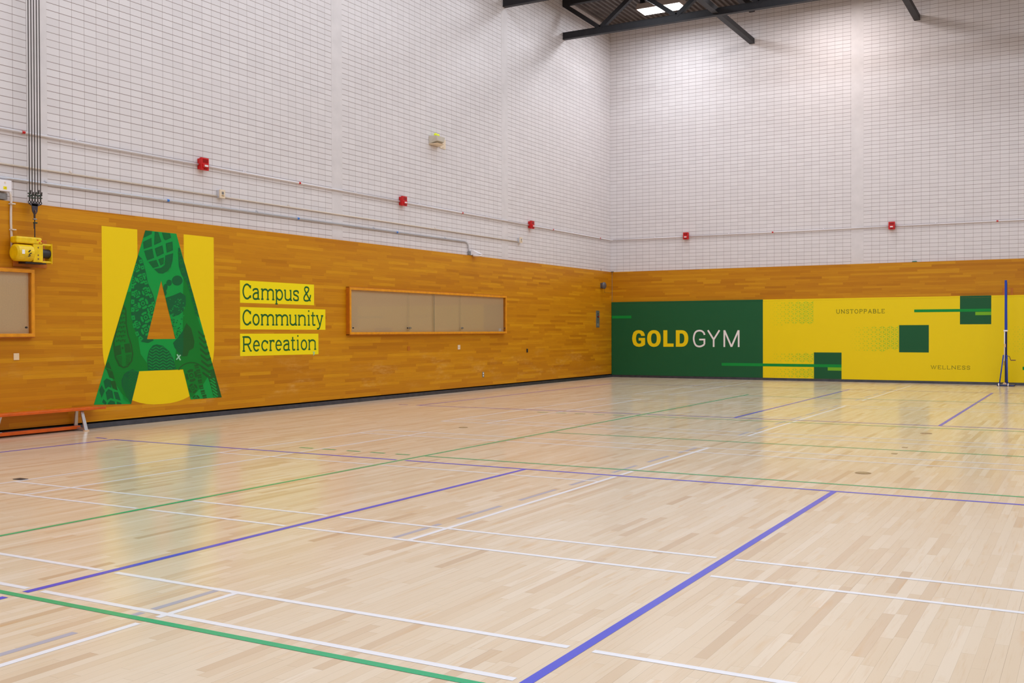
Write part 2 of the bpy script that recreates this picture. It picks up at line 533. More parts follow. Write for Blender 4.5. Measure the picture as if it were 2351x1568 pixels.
# corrugated steel roof deck, flutes running away from the camera
mb = MB()
P_ = 0.152
n = int((XMAX + 0.7) / P_)
prof = []
for k in range(n + 1):
    x0 = -0.35 + k * P_
    prof += [(x0, ZDECK + 0.05), (x0 + 0.055, ZDECK + 0.05), (x0 + 0.075, ZDECK), (x0 + 0.132, ZDECK)]
for (xa, za), (xb, zb) in zip(prof, prof[1:]):
    mb.poly([(xa, YMIN - 0.3, za), (xb, YMIN - 0.3, zb), (xb, 0.3, zb), (xa, 0.3, za)])
mb.box(-0.35, XMAX + 0.35, YMIN - 0.35, 0.35, ZDECK + 0.16, ZDECK + 0.22)
struct(mb.build('ceiling', M['deck']), 'brown corrugated steel roof deck')

# ------------------------------------------------------------------ roof trusses
TZ0, TZ1, TZ2, TZ3 = 9.236, 9.415, 10.143, 10.325
def truss(yc, label):
    t = thing('roof_truss', (0.0, yc, TZ0), label, 'truss', 'dark steel roof trusses across the hall')
    y0, y1 = yc - 0.068, yc + 0.068
    mb = MB().box(0.004, XMAX - 0.004, y0 + 0.012, y1 - 0.012, TZ0 + 0.014, TZ1 - 0.010)
    mb.box(0.004, XMAX - 0.004, y0, y1, TZ0, TZ0 + 0.014).box(0.004, XMAX - 0.004, y0, y1, TZ1 - 0.010, TZ1)
    mb.build('bottom_chord', M['steel'], t)
    MB().box(0.004, XMAX - 0.004, y0, y1, TZ2, TZ3).build('top_chord', M['steel'], t)
    k = 0
    x = 0.0
    while x < XMAX - 1.2:
        a, b = (x + 0.03, TZ2 + 0.02), (x + 1.09, TZ1 - 0.02)
        for (xa, za), (xb, zb) in ((a, b), ((x + 1.10, TZ1 - 0.02), (x + 2.10, TZ2 + 0.02))):
            MB().bar((xa, yc, za), (xb, yc, zb), 0.11, 0.125, up=(0, 1, 0)).build('diagonal', M['steel'], t)
        x += 2.132
    return t
truss(-3.094, 'dark steel roof truss nearest the far end wall, in front of the lit lamp')
truss(-6.338, 'dark steel roof truss resting over the pilaster, its end just showing at the top edge')

def tie(xc, label):
    t = thing('roof_tie_beam', (xc, 0.0, 9.28), label, 'beam', 'dark steel ties running into the end wall')
    MB().box(xc - 0.066, xc + 0.066, -9.7, -0.004, 9.292, 9.42).box(xc - 0.074, xc + 0.074, -9.7, -0.004, 9.278, 9.292).build('bottom_chord', M['steel'], t)
    MB().box(xc - 0.074, xc + 0.074, -9.7, -0.004, 10.15, 10.32).build('top_chord', M['steel'], t)
tie(4.272, 'dark steel tie running under the truss into the end wall, beside the lit lamp')
tie(8.560, 'dark steel tie entering the end wall right of the end wall pilaster')

# ------------------------------------------------------------------ high-bay luminaires that can be seen
def high_bay(x, y, label):
    t = thing('ceiling_light', (x, y, LAMP_Z), label, 'light', 'high-bay lights over the far corner')
    mb = MB().hexa([(x - 0.62, y - 0.30, LAMP_Z), (x + 0.62, y - 0.30, LAMP_Z), (x + 0.62, y + 0.30, LAMP_Z), (x - 0.62, y + 0.30, LAMP_Z)],
                   [(x - 0.60, y - 0.27, LAMP_Z + 0.15), (x + 0.60, y - 0.27, LAMP_Z + 0.15), (x + 0.60, y + 0.27, LAMP_Z + 0.15), (x - 0.60, y + 0.27, LAMP_Z + 0.15)])
    mb.build('housing', M['lamp_body'], t)
    for dx in (-0.305, 0.305):
        MB().box(x + dx - 0.285, x + dx + 0.285, y - 0.275, y + 0.275, LAMP_Z - 0.008, LAMP_Z - 0.001).build('diffuser', M['glow'], t)
    for dx in (-0.55, 0.55):
        MB().box(x + dx - 0.03, x + dx + 0.03, y - 0.10, y + 0.10, LAMP_Z + 0.15, ZDECK).build('hanger', M['steel'], t)
high_bay(LAMP_X[0], LAMP_Y[0], 'bright twin-panel ceiling light glowing behind the truss in the far corner')
high_bay(LAMP_X[1], LAMP_Y[0], 'twin-panel ceiling light hidden above the pilaster of the end wall')

# ================================================================== COURT LINES (paint on the floor)
PRI = {'green': 3, 'blue': 2, 'white': 1, 'grey': 0}
LINES = []                                             # (colour, axis, across, from, to, width, part name, label)
def ln(col, axis, c, a, b, name, label, wd=None):
    LINES.append([col, axis, c, min(a, b), max(a, b), wd or {'white': .040, 'blue': .050, 'green': .046, 'grey': .042}[col], name, label])
XB = [3.885, 17.3]
for k, (yb, yt) in enumerate(((-30.25, -24.20), (-22.655, -16.60), (-15.045, -8.995), (-7.51, -1.48))):
    nm = ('nearest', 'second', 'third', 'farthest')[k]
    for yy, s in ((yb, 'outer'), (yb + 0.465, 'inner'), (yt - 0.475, 'inner'), (yt, 'outer')):
        ln('white', 'x', yy, XB[0] - .02, XB[1] + .02, 'badminton_line', 'white %s side line of the %s badminton court' % (s, nm))
    for xx, s in ((XB[0], 'back boundary line'), (4.665, 'long service line'), (8.62, 'short service line'), (12.57, 'short service line'), (16.52, 'long service line'), (XB[1], 'back boundary line')):
        ln('white', 'y', xx, yb, yt, 'badminton_line', 'white %s of the %s badminton court' % (s, nm))
    ln('white', 'x', (yb + yt) / 2 - 0.02, XB[0], 8.62, 'badminton_line', 'white centre line of the %s badminton court' % nm)
    ln('white', 'x', (yb + yt) / 2 - 0.02, 12.57, XB[1], 'badminton_line', 'white centre line of the %s badminton court' % nm)
for (ya, yb), nm in (((-28.25, -19.23), 'near'), ((-12.43, -3.73), 'far')):
    ln('blue', 'x', yb, 1.62, 19.62, 'volleyball_line', 'thin blue side line of the %s volleyball court' % nm)
    if nm == 'far':
        ln('blue', 'x', ya, 1.60, 19.62, 'volleyball_line', 'thin blue side line of the far volleyball court, nearer the camera')
    for xx, s in ((1.63 if nm == 'near' else 1.65, 'end line'), (7.625, 'attack line'), (10.615, 'centre line'), (13.6, 'attack line'), (19.6, 'end line')):
        ln('blue', 'y', xx, ya, yb, 'volleyball_line', 'blue %s of the %s volleyball court' % (s, nm))
ln('blue', 'x', -19.185, 1.24, 1.44, 'volleyball_line', 'short blue service mark by the left wall')
ln('blue', 'x', -12.415, 1.19, 1.40, 'volleyball_line', 'short blue service mark farther along the left wall')
ln('green', 'y', 6.115, -24.81, -6.56, 'handball_line', 'green line running away along the hall')
ln('green', 'x', -24.79, 6.09, 15.2, 'handball_line', 'green line across the near floor')
ln('green', 'x', -18.81, 6.12, 15.2, 'handball_line', 'green cross line beside the blue side line')
ln('green', 'x', -15.83, 6.12, 15.2, 'handball_line', 'green cross line in mid floor')
ln('green', 'x', -12.81, 6.12, 15.2, 'handball_line', 'green cross line in the far half')
ln('green', 'x', -6.98, 6.12, 15.2, 'handball_line', 'green cross line before the wall pads')
for a, b in ((4.35, 4.55), (4.70, 4.89), (5.05, 5.24), (5.39, 5.59), (5.74, 5.93)):
    ln('green', 'x', -18.805, a, b, 'dash_mark', 'short green dash left of the green line')
    ln('green', 'x', -12.83, a, b, 'dash_mark', 'short green dash in the far half')
for k in range(-1, 7):
    a = -25.72 + 0.0 if k == -1 else None
for a, b in ((-26.65, -26.02), (-25.72, -25.09), (-24.79, -24.22), (-22.64, -22.07), (-21.84, -21.21), (-20.91, -20.27), (-19.98, -19.32), (-19.05, -18.46), (-18.16, -17.55), (-17.24, -16.66),
             (-15.08, -14.52), (-14.19, -13.62), (-13.26, -12.66), (-12.33, -11.73), (-11.40, -10.80), (-10.47, -9.87), (-9.54, -9.06), (-7.45, -6.85), (-6.5, -5.9), (-5.6, -5.0), (-4.7, -4.1), (-3.75, -3.15), (-2.8, -2.2)):
    ln('grey', 'y', 8.487, a, b, 'dash_mark', 'grey dash beside the white service line')

def cut(seg):
    col, axis, c, a, b, wd, nm, lb = seg
    gaps = []
    for o in LINES:
        if o[1] == axis or PRI[o[0]] <= PRI[col]:
            continue
        if o[3] - 0.02 <= c <= o[4] + 0.02 and a < o[2] < b:
            mg = 0.034 if col != 'grey' else 0.012
            gaps.append((o[2] - o[5] / 2 - mg, o[2] + o[5] / 2 + mg))
    gaps.sort()
    out, s = [], a
    for g0, g1 in gaps:
        if g0 > s + 0.02:
            out.append((s, g0))
        s = max(s, g1)
    if b > s + 0.02:
        out.append((s, b))
    return out
YVIS = YMIN + 0.5
for seg in LINES:
    col, axis, c, a, b, wd, nm, lb = seg
    polys = [rect(p, q, c - wd / 2, c + wd / 2) if axis == 'x' else rect(c - wd / 2, c + wd / 2, max(p, YVIS), q) for p, q in cut(seg)]
    if polys:
        decal(polys, 'F', {'white': .0008, 'grey': .0005, 'blue': .0010, 'green': .0012}[col] + (.00015 if axis == 'x' else 0.0), nm, M['line_' + col], floor, lb)

# brass sockets and plates let into the floor
def plug(x, y, rx, ry, label, mat='brass'):
    t = thing('floor_socket_cover', (x, y, 0.0), label, 'floor plate', 'covers let into the floor')
    MB().tube([(x, y, 0.0003), (x, y, 0.0030)], rx, 24).build('plate', M[mat], t)
    MB().ring((x, y, 0.003), (0, 0, 1), rx * 0.80, 0.0012, 24, 5).build('rim', M['rust'], t)
plug(4.72, -15.77, 0.068, 0.05, 'round brass floor socket cover left of the green line, between white court lines')
plug(10.61, -17.96, 0.075, 0.05, 'largest round brass floor socket cover, just beyond the blue and green cross lines')
plug(10.60, -13.65, 0.075, 0.05, 'round brass floor socket cover in the far yellow reflection, just before the far blue line')
for x, y, lb in ((10.615, -15.50, 'small rectangular brass floor plate beyond the mid-floor green line'), (10.61, -16.19, 'small rectangular brass floor plate before the mid-floor green line')):
    tag(MB().box(x - 0.03, x + 0.03, y - 0.04, y + 0.04, 0.0003, 0.003).build('floor_plate', M['brass'], bevel=0.001), lb, 'floor plate', 'covers let into the floor')
tag(MB().box(3.74, 3.86, -22.11, -22.03, 0.0013, 0.004).build('floor_plate', M['soot'], bevel=0.001), 'small dark floor plate at the white court corner on the left', 'floor plate')

# ================================================================== WALL PADS WITH THE PRINTED MURAL (far end)
PY, PZ0, PZ1, PZT = -0.125, 0.066, 2.165, 2.210
def pad(x0, x1, mat, label):
    t = thing('wall_pad', (x0, PY, PZ0), label, 'wall pad', 'printed wall pads on the end wall')
    MB().box(x0, x1, PY, -FX - 0.001, PZ0, PZ1).build('panel', M[mat], t)
    MB().box(x0, x1, PY + 0.006, -FX - 0.001, PZ1 + 0.002, PZT).build('top_edge', M[mat], t)
    return t
padg = pad(0.078, 4.598, 'green_dk', 'dark green wall pad with the words GOLD GYM in the far corner')
pady = pad(4.600, 14.0, 'yellow', 'long yellow wall pad printed with green squares and the words UNSTOPPABLE and WELLNESS')
MB().box(0.078, 0.094, PY - 0.004, PY, PZ0, PZT).build('edge_strip', M['green_dk'], padg)
D1, D2, D3, D4 = PY - .0010, PY - .0018, PY - .0026, PY - .0034
decal([rect(0.095, 0.711, 1.727, 1.808)], 'B', D2, 'colour_bar', M['green'], padg, 'short bright green bar')
decal([rect(3.431, 4.598, 0.378, 0.458)], 'B', D2, 'colour_bar', M['green'], padg, 'bright green bar')
decal([rect(4.600, 6.700, 0.378, 0.455)], 'B', D2, 'colour_bar', M['green'], pady, 'long bright green bar, low')
decal([rect(5.980, 6.700, PZ0 + .001, 0.771)], 'B', D1, 'square', M['green_dk'], pady, 'dark green square at the foot of the pad')
decal([rect(6.343, 6.700, 0.290, 0.376)], 'B', D3, 'colour_bar', M['lime'], pady, 'lime bar, low')
decal([rect(8.142, 8.859, 0.788, 1.488)], 'B', D1, 'square', M['green_dk'], pady, 'dark green square at mid height')
decal([rect(9.588, 10.302, 1.500, PZ1 - .001)], 'B', D1, 'square', M['green_dk'], pady, 'dark green square at the top edge')
MB().box(9.588, 10.302, PY + 0.004, -FX - 0.001, PZ1 + 0.002, PZT + 0.001).build('square', M['green_dk'], pady)
decal([rect(8.508, 10.302, 1.815, 1.885)], 'B', D2, 'colour_bar', M['green'], pady, 'long bright green bar, high')
decal([rect(9.941, 10.302, 1.726, 1.807)], 'B', D3, 'colour_bar', M['lime'], pady, 'lime bar, high')
decal([rect(11.0, 13.2, 0.378, 0.455)], 'B', D2, 'colour_bar', M['green'], pady, 'bright green bar running out of the picture')
# triangle lattice of three-pointed stars that shrink to the left
def lattice(x0, x1, z0, z1, skip=None):
    a = 0.1185
    c = a * math.sqrt(3) / 2
    out = []
    ncol = int((x1 - x0) / c) + 1
    for i in range(ncol):
        xr = x1 - i * c
        for j in range(-1, int((z1 - z0) / a) + 2):
            zc = z1 - j * a + (a / 2 if i % 2 else 0.0)
            for kind in (0, 1):
                if kind == 0:                           # points left
                    tri = [(xr, zc), (xr, zc - a), (xr - c, zc - a / 2)]
                else:
                    tri = [(xr - c, zc + a / 2), (xr - c, zc - a / 2), (xr, zc)]
                cx = sum(p[0] for p in tri) / 3
                cz = sum(p[1] for p in tri) / 3
                s = (cx - x0) / (x1 - x0)
                if s <= 0.02:
                    continue
                s = min(1.0, 0.10 + 1.15 * s)
                pts = []
                for k in range(3):
                    vx, vz = tri[k]
                    nx, nz = tri[(k + 1) % 3]
                    pts.append((cx + (vx - cx) * 0.86 * s, cz + (vz - cz) * 0.86 * s))
                    mx, mz = (vx + nx) / 2, (vz + nz) / 2
                    pts.append((cx + (mx - cx) * 0.42 * s, cz + (mz - cz) * 0.42 * s))
                if all(x0 <= p[0] <= x1 and z0 <= p[1] <= z1 for p in pts) and not (skip and skip(pts)):
                    cen = (cx, cz)
                    for k in range(6):
                        out.append([cen, pts[k], pts[(k + 1) % 6]])
    return out
hit = lambda pts: any(0.370 < p[1] < 0.463 for p in pts)
decal(lattice(4.72, 5.975, 1.487, PZ1 - .002), 'B', D1, 'star_pattern', M['star'], pady, 'fading pattern of lime stars, top left')
decal(lattice(4.72, 5.975, PZ0 + .002, 0.775, hit), 'B', D1, 'star_pattern', M['star'], pady, 'fading pattern of lime stars, bottom left')
decal(lattice(6.88, 8.138, 0.788, 1.488), 'B', D1, 'star_pattern', M['star'], pady, 'fading pattern of lime stars beside the middle square')
decal(lattice(10.62, 12.3, 0.788, 1.488), 'B', D1, 'star_pattern', M['star'], pady, 'fading pattern of lime stars right of the post')

# ------------------------------------------------------------------ lettering
class Pen:
    """Monoline slab or sans letters; u along the wall, v up, both in metres."""
    def __init__(s, u0, u1, v0, H, w):
        s.u0, s.W, s.v0, s.H, s.w = u0, u1 - u0, v0, H, w
        s.p = []
    def q(s, pts):
        s.p.append([(s.u0 + a, s.v0 + b) for a, b in pts])
    def box(s, a0, a1, b0, b1):
        s.q([(a0, b0), (a1, b0), (a1, b1), (a0, b1)])
    def line(s, pts, w=None):
        w = (w or s.w) / 2
        n = len(pts)
        nr = []
        for i in range(n):
            d = []
            for a, b in ((i - 1, i), (i, i + 1)):
                if a >= 0 and b < n:
                    dx, dy = pts[b][0] - pts[a][0], pts[b][1] - pts[a][1]
                    l = math.hypot(dx, dy) or 1e-9
                    d.append((-dy / l, dx / l))
            if len(d) == 2:
                mx, my = d[0][0] + d[1][0], d[0][1] + d[1][1]
                l = math.hypot(mx, my) or 1e-9
                k = 1.0 / max(0.45, (mx * d[0][0] + my * d[0][1]) / l)
                nr.append((mx / l * k, my / l * k))
            else:
                nr.append(d[0])
        for i in range(n - 1):
            (x0, y0), (x1, y1), a, b = pts[i], pts[i + 1], nr[i], nr[i + 1]
            s.q([(x0 - a[0] * w, y0 - a[1] * w), (x1 - b[0] * w, y1 - b[1] * w), (x1 + b[0] * w, y1 + b[1] * w), (x0 + a[0] * w, y0 + a[1] * w)])
    def arc(s, cx, cy, rx, ry, a0, a1, n=14, w=None):
        s.line([(cx + rx * math.cos(math.radians(a0 + (a1 - a0) * i / n)), cy + ry * math.sin(math.radians(a0 + (a1 - a0) * i / n))) for i in range(n + 1)], w)
    def curve(s, pts, n=6, w=None):
        P = [pts[0]] + list(pts) + [pts[-1]]
        o = []
        for i in range(1, len(P) - 2):
            p0, p1, p2, p3 = P[i - 1:i + 3]
            for k in range(n):
                t = k / n
                o.append(tuple(0.5 * (2 * p1[c] + (p2[c] - p0[c]) * t + (2 * p0[c] - 5 * p1[c] + 4 * p2[c] - p3[c]) * t * t + (3 * p1[c] - p0[c] - 3 * p2[c] + p3[c]) * t ** 3) for c in (0, 1)))
        o.append(pts[-1])
        s.line(o, w)

def slab(ch, u0, u1, v0, H, k=0.118):
    """Roboto-like slab letters drawn from strokes: k is the stem width relative to the capital height."""
    w = k * H
    p = Pen(u0, u1, v0, H, w)
    W, X, h, e, t = p.W, 0.735 * H, w / 2, 0.42 * w, 0.80 * w
    D = 0.27 * H
    def foot(x, l=1, r=1, z=0.0):
        p.box(x - h - e * l * 1.05, x + h + e * r * 1.05, z, z + t)
    def head(x, top, l=1, r=0):
        p.box(x - h - e * l * 1.25, x + h + e * r * 1.25, top - t, top)
    if ch == 'C':
        p.arc(W * 0.52, H / 2, W * 0.52 - h, H / 2 - h * 0.85, 38, 322, 26)
        p.box(W - w * 0.95, W - w * 0.05, 0.70 * H, 0.90 * H)
        p.box(W - w * 0.95, W - w * 0.05, 0.10 * H, 0.27 * H)
    elif ch == 'o':
        p.arc(W / 2, X / 2, W / 2 - h, X / 2 - h * 0.8, 0, 360, 28)
    elif ch in 'nmh':
        r = 0.21 * H
        xs = [h + e, W - h - e] if ch == 'n' else [h + e, W / 2, W - h - e]
        for i, x in enumerate(xs):
            p.box(x - h, x + h, 0, X if i == 0 else X - r * 0.9)
            foot(x)
        head(xs[0], X)
        for a, b in zip(xs, xs[1:]):
            p.arc((a + b) / 2 + 0.02 * H, X - r - h * 0.1, (b - a) / 2 - 0.02 * H, r - h * 0.7, 168, 0, 12)
    elif ch == 'u':
        r = 0.21 * H
        a, b = h + e, W - h - e
        p.box(a - h, a + h, r * 0.9, X)
        head(a, X)
        p.box(b - h, b + h, 0, X)
        head(b, X)
        p.box(b - h, b + h + e * 1.3, 0, t)
        p.arc((a + b) / 2 - 0.02 * H, r + h * 0.1, (b - a) / 2 - 0.02 * H, r - h * 0.7, 180, 348, 12)
    elif ch == 'p':
        a = h + e
        p.box(a - h, a + h, -D, X)
        head(a, X)
        foot(a, 1, 1, -D)
        p.arc((a + W - h) / 2, X / 2, (W - h - a) / 2, X / 2 - h * 0.8, -165, 165, 26)
    elif ch == 'a':
        b = W - h - e * 1.6
        p.curve([(0.10 * W, X * 0.74), (0.13 * W, X * 0.86), (0.40 * W, X - h * 0.85), (b - 0.10 * W, X * 0.90), (b, X * 0.70), (b, X * 0.55)])
        p.box(b - h, b + h, t * 0.6, X * 0.66)
        p.box(b - h * 0.2, W, 0, t * 0.95)
        p.curve([(b, X * 0.58), (0.45 * W, X * 0.585), (0.17 * W, X * 0.47), (h, X * 0.27), (0.17 * W, X * 0.10), (0.40 * W, h * 0.75), (b - 0.08 * W, X * 0.10), (b, X * 0.24)])
    elif ch == 's' or ch == 'S':
        T = X if ch == 's' else H
        p.curve([(W - h * 0.95, T * 0.72), (W * 0.86, T * 0.88), (W * 0.52, T - h * 0.85), (W * 0.16, T * 0.86), (h + W * 0.02, T * 0.73), (W * 0.2, T * 0.585), (W * 0.52, T * 0.52), (W * 0.84, T * 0.41), (W - h, T * 0.25), (W * 0.84, T * 0.10), (W * 0.48, h * 0.85), (W * 0.14, T * 0.12), (h * 0.95, T * 0.28)], 5)
        p.box(W - w * 0.95, W - w * 0.1, T * 0.68, T * 0.90)
        p.box(w * 0.1, w * 0.95, T * 0.10, T * 0.31)
    elif ch == 'i':
        c = W * 0.5
        p.box(c - h, c + h, 0, X)
        head(c, X)
        foot(c, 1.15, 1.15)
        p.box(c - h, c + h, H * 0.93, H * 1.05)
    elif ch == 't':
        c = W * 0.42
        p.box(c - h, c + h, 0.17 * H, X * 1.26)
        p.box(0, W * 0.95, X - t, X)
        p.curve([(c, 0.20 * H), (c + W * 0.05, 0.075 * H), (c + W * 0.25, h * 0.75), (W, h * 1.15)])
    elif ch == 'y':
        p.line([(e + h, X - t * 0.4), (W * 0.54, t * 0.3)])
        p.curve([(W - e - h, X - t * 0.4), (W * 0.56, 0.02 * H), (W * 0.44, -0.16 * H), (W * 0.32, -D + h), (W * 0.14, -D + h * 1.1)])
        p.box(0, 2 * e + w * 1.2, X - t, X)
        p.box(W - 2 * e - w * 1.2, W, X - t, X)
    elif ch == 'R':
        a = h + e * 1.1
        p.box(a - h, a + h, 0, H)
        p.box(0, a, H - t, H)
        foot(a, 1.1, 1.1)
        p.line([(a, H - h * 0.85), (W * 0.55, H - h * 0.85)])
        p.line([(a, H * 0.47), (W * 0.55, H * 0.47)])
        p.arc(W * 0.55, (H * 1.47 - h * 0.85) / 2, W * 0.39 - h, (H * 0.53 - h * 0.85) / 2, -90, 90, 14)
        p.line([(W * 0.55, H * 0.47), (W * 0.87, t * 0.4)])
        p.box(W * 0.80, W, 0, t)
    elif ch == 'e':
        p.arc(W / 2, X / 2, W / 2 - h, X / 2 - h * 0.8, 2, 318, 26)
        p.box(h, W - h * 0.1, X * 0.46, X * 0.46 + t * 0.95)
    elif ch == 'c':
        p.arc(W * 0.52, X / 2, W * 0.52 - h, X / 2 - h * 0.8, 40, 318, 24)
        p.box(W - w * 1.0, W - w * 0.05, X * 0.66, X * 0.92)
    elif ch == 'r':
        a = h + e
        p.box(a - h, a + h, 0, X)
        head(a, X)
        foot(a, 1, 1.25)
        p.curve([(a, X * 0.62), (a + W * 0.10, X * 0.84), (a + W * 0.30, X - h * 0.8), (W - h * 0.5, X - h * 0.9)])
        p.box(W - w * 0.9, W - w * 0.02, X * 0.78, X)
    elif ch == '&':
        p.curve([(W * 0.98 - h, 0.02 * H), (W * 0.62, 0.30 * H), (W * 0.25, 0.68 * H), (W * 0.16, 0.82 * H), (W * 0.24, 0.94 * H), (W * 0.42, 1.0 * H - h * 0.5), (W * 0.64, 0.92 * H), (W * 0.68, 0.80 * H), (W * 0.56, 0.66 * H), (W * 0.26, 0.46 * H), (h, 0.25 * H), (W * 0.14, 0.08 * H), (W * 0.40, h * 0.8), (W * 0.68, 0.09 * H), (W * 0.86, 0.27 * H), (W * 0.92, 0.46 * H)], 5)
    elif ch == 'U':
        a, b = e * 1.4 + h, W - e * 1.4 - h
        p.box(a - h, a + h, 0.30 * H, H)
        p.box(b - h, b + h, 0.30 * H, H)
        p.arc((a + b) / 2, 0.31 * H, (b - a) / 2, 0.31 * H - h * 0.9, 180, 360, 14)
        head(a, H, 1, 1)
        head(b, H, 1, 1)
    elif ch == 'N':
        a, b = e * 1.4 + h, W - e * 1.4 - h
        p.box(a - h, a + h, 0, H)
        p.box(b - h, b + h, 0, H)
        p.line([(a, H - h), (b, h)])
        head(a, H, 1, 0)
        head(b, H, 1, 1)
        foot(a)
    elif ch == 'T':
        p.box(W / 2 - h, W / 2 + h, 0, H)
        p.box(0, W, H - t, H)
        foot(W / 2, 1.3, 1.3)
        p.box(0, t, H * 0.78, H)
        p.box(W - t, W, H * 0.78, H)
    elif ch == 'O':
        p.arc(W / 2, H / 2, W / 2 - h, H / 2 - h * 0.85, 0, 360, 28)
    elif ch in 'PB':
        a = h + e * 1.2
        p.box(a - h, a + h, 0, H)
        p.box(0, a, H - t, H)
        m = 0.50 * H if ch == 'P' else 0.52 * H
        for lo, hi, ex in ((m, H - h * 0.85, 1.0),) if ch == 'P' else ((m, H - h * 0.85, 0.92), (h * 0.85, m, 1.0)):
            r = (hi - lo) / 2
            xe = W * ex - h
            p.line([(a, hi), (xe - r, hi)])
            p.line([(a, lo), (xe - r, lo)])
            p.arc(xe - r, (hi + lo) / 2, r, r, -90, 90, 12)
        if ch == 'P':
            foot(a)
        else:
            p.box(0, a, 0, t)
    elif ch == 'A':
        p.line([(e * 1.6, t * 0.5), (W / 2, H - h * 0.6)])
        p.line([(W - e * 1.6, t * 0.5), (W / 2, H - h * 0.6)])
        p.line([(W * 0.25, 0.34 * H), (W * 0.75, 0.34 * H)])
        p.box(-e, e * 3.2, 0, t)
        p.box(W - e * 3.2, W + e, 0, t)
    elif ch == 'L':
        a = h + e * 1.2
        p.box(a - h, a + h, 0, H)
        head(a, H, 1, 1)
        p.box(0, W, 0, t)
        p.box(W - t, W, 0, 0.22 * H)
    elif ch == 'E':
        a = h + e * 1.2
        p.box(a - h, a + h, 0, H)
        p.box(0, W, 0, t)
        p.box(0, W * 0.97, H - t, H)
        p.box(a, W * 0.78, 0.5 * H - t / 2, 0.5 * H + t / 2)
        p.box(W - t, W, 0, 0.22 * H)
        p.box(W * 0.97 - t, W * 0.97, 0.80 * H, H)
    elif ch == 'W':
        a, b = e + h, W - e - h
        p.line([(a, H - t * 0.4), (W * 0.29, h * 0.6), (W * 0.5, H * 0.96), (W * 0.71, h * 0.6), (b, H - t * 0.4)])
        p.box(-e * 0.4, a + e * 1.8, H - t, H)
        p.box(b - e * 1.8, W + e * 0.4, H - t, H)
    return p.p

def word_fit(txt, x0, x1, v0, v1, H, k):
    wid = {'U': .80, 'N': .84, 'S': .62, 'T': .72, 'O': .80, 'P': .68, 'A': .78, 'B': .70, 'L': .62, 'E': .65, 'W': 1.10}
    tot = sum(wid[c] for c in txt)
    gap = 0.235
    sc = (x1 - x0) / (tot + gap * (len(txt) - 1))
    u, out = x0, []
    for c in txt:
        out += slab(c, u, u + wid[c] * sc, v0 + (v1 - v0) * (u - x0) / (x1 - x0), H, k)
        u += (wid[c] + gap) * sc
    return out
decal(word_fit('UNSTOPPABLE', 6.563, 7.788, 1.802, 1.802, 0.108, 0.105), 'B', D2, 'lettering', M['text_dark'], pady, 'dark green word UNSTOPPABLE')
decal(word_fit('WELLNESS', 8.905, 9.822, 0.370, 0.370, 0.092, 0.105), 'B', D2, 'lettering', M['text_dark'], pady, 'dark green word WELLNESS')

GOLD = {'G':[(1135,1213),(1018,1213),(1005,1254),(986,1276),(961,1287),(937,1290),(896,1274),(869,1231),(852,1140),(868,1049),(896,1004),(936,987),(977,987),(1014,1004),(1015,1075),(937,1075),(937,1155),(1139,1156),(1139,959),(1082,921),(1018,901),(940,895),(855,910),(782,958),(746,1049),(733,1140),(746,1231),(782,1322),(856,1371),(941,1384),(1027,1370),(1091,1329),(1123,1269)],'Oo':[(1623,1139),(1620,1081),(1609,1035),(1592,995),(1569,961),(1540,934),(1505,914),(1464,902),(1414,897),(1363,901),(1323,913),(1288,933),(1258,960),(1235,994),(1218,1034),(1207,1080),(1204,1139),(1208,1198),(1218,1244),(1235,1285),(1259,1318),(1289,1345),(1324,1365),(1364,1377),(1415,1381),(1465,1377),(1506,1365),(1540,1345),(1569,1318),(1593,1284),(1610,1244),(1620,1198)],'Oi':[(1502,1139),(1501,1101),(1497,1072),(1490,1047),(1480,1027),(1468,1011),(1454,999),(1437,991),(1414,989),(1392,991),(1375,998),(1360,1010),(1348,1026),(1339,1047),(1332,1072),(1328,1101),(1326,1139),(1328,1178),(1332,1207),(1339,1231),(1349,1252),(1361,1268),(1375,1280),(1392,1287),(1415,1289),(1437,1287),(1454,1280),(1468,1268),(1480,1252),(1490,1231),(1497,1207),(1501,1178)],'L':[(1703,1377),(1825,1377),(1824,995),(2015,995),(2015,902),(1702,900)],'Do':[(2083,1376),(2250,1376),(2300,1372),(2340,1360),(2374,1341),(2403,1314),(2426,1281),(2442,1242),(2453,1197),(2456,1140),(2452,1083),(2442,1038),(2425,999),(2402,966),(2373,939),(2339,920),(2299,908),(2249,904),(2082,902)],'Di':[(2198,1281),(2242,1284),(2267,1281),(2285,1274),(2301,1263),(2314,1247),(2325,1228),(2332,1204),(2337,1177),(2338,1140),(2337,1103),(2332,1075),(2324,1052),(2314,1032),(2301,1017),(2285,1005),(2266,999),(2242,996),(2198,996)]}
GYM = [[(2935,1240),(2917,1296),(2859,1347),(2779,1362),(2698,1340),(2644,1274),(2616,1140),(2644,1006),(2698,936),(2779,914),(2858,929),(2931,973),(2932,1110),(2779,1109)],[(3035,1373),(3203,1110)],[(3371,1372),(3203,1110)],[(3203,1125),(3202,902)],[(3510,903),(3511,1372)],[(3515,1366),(3715,911)],[(3715,911),(3915,1365)],[(3921,1370),(3921,905)]]
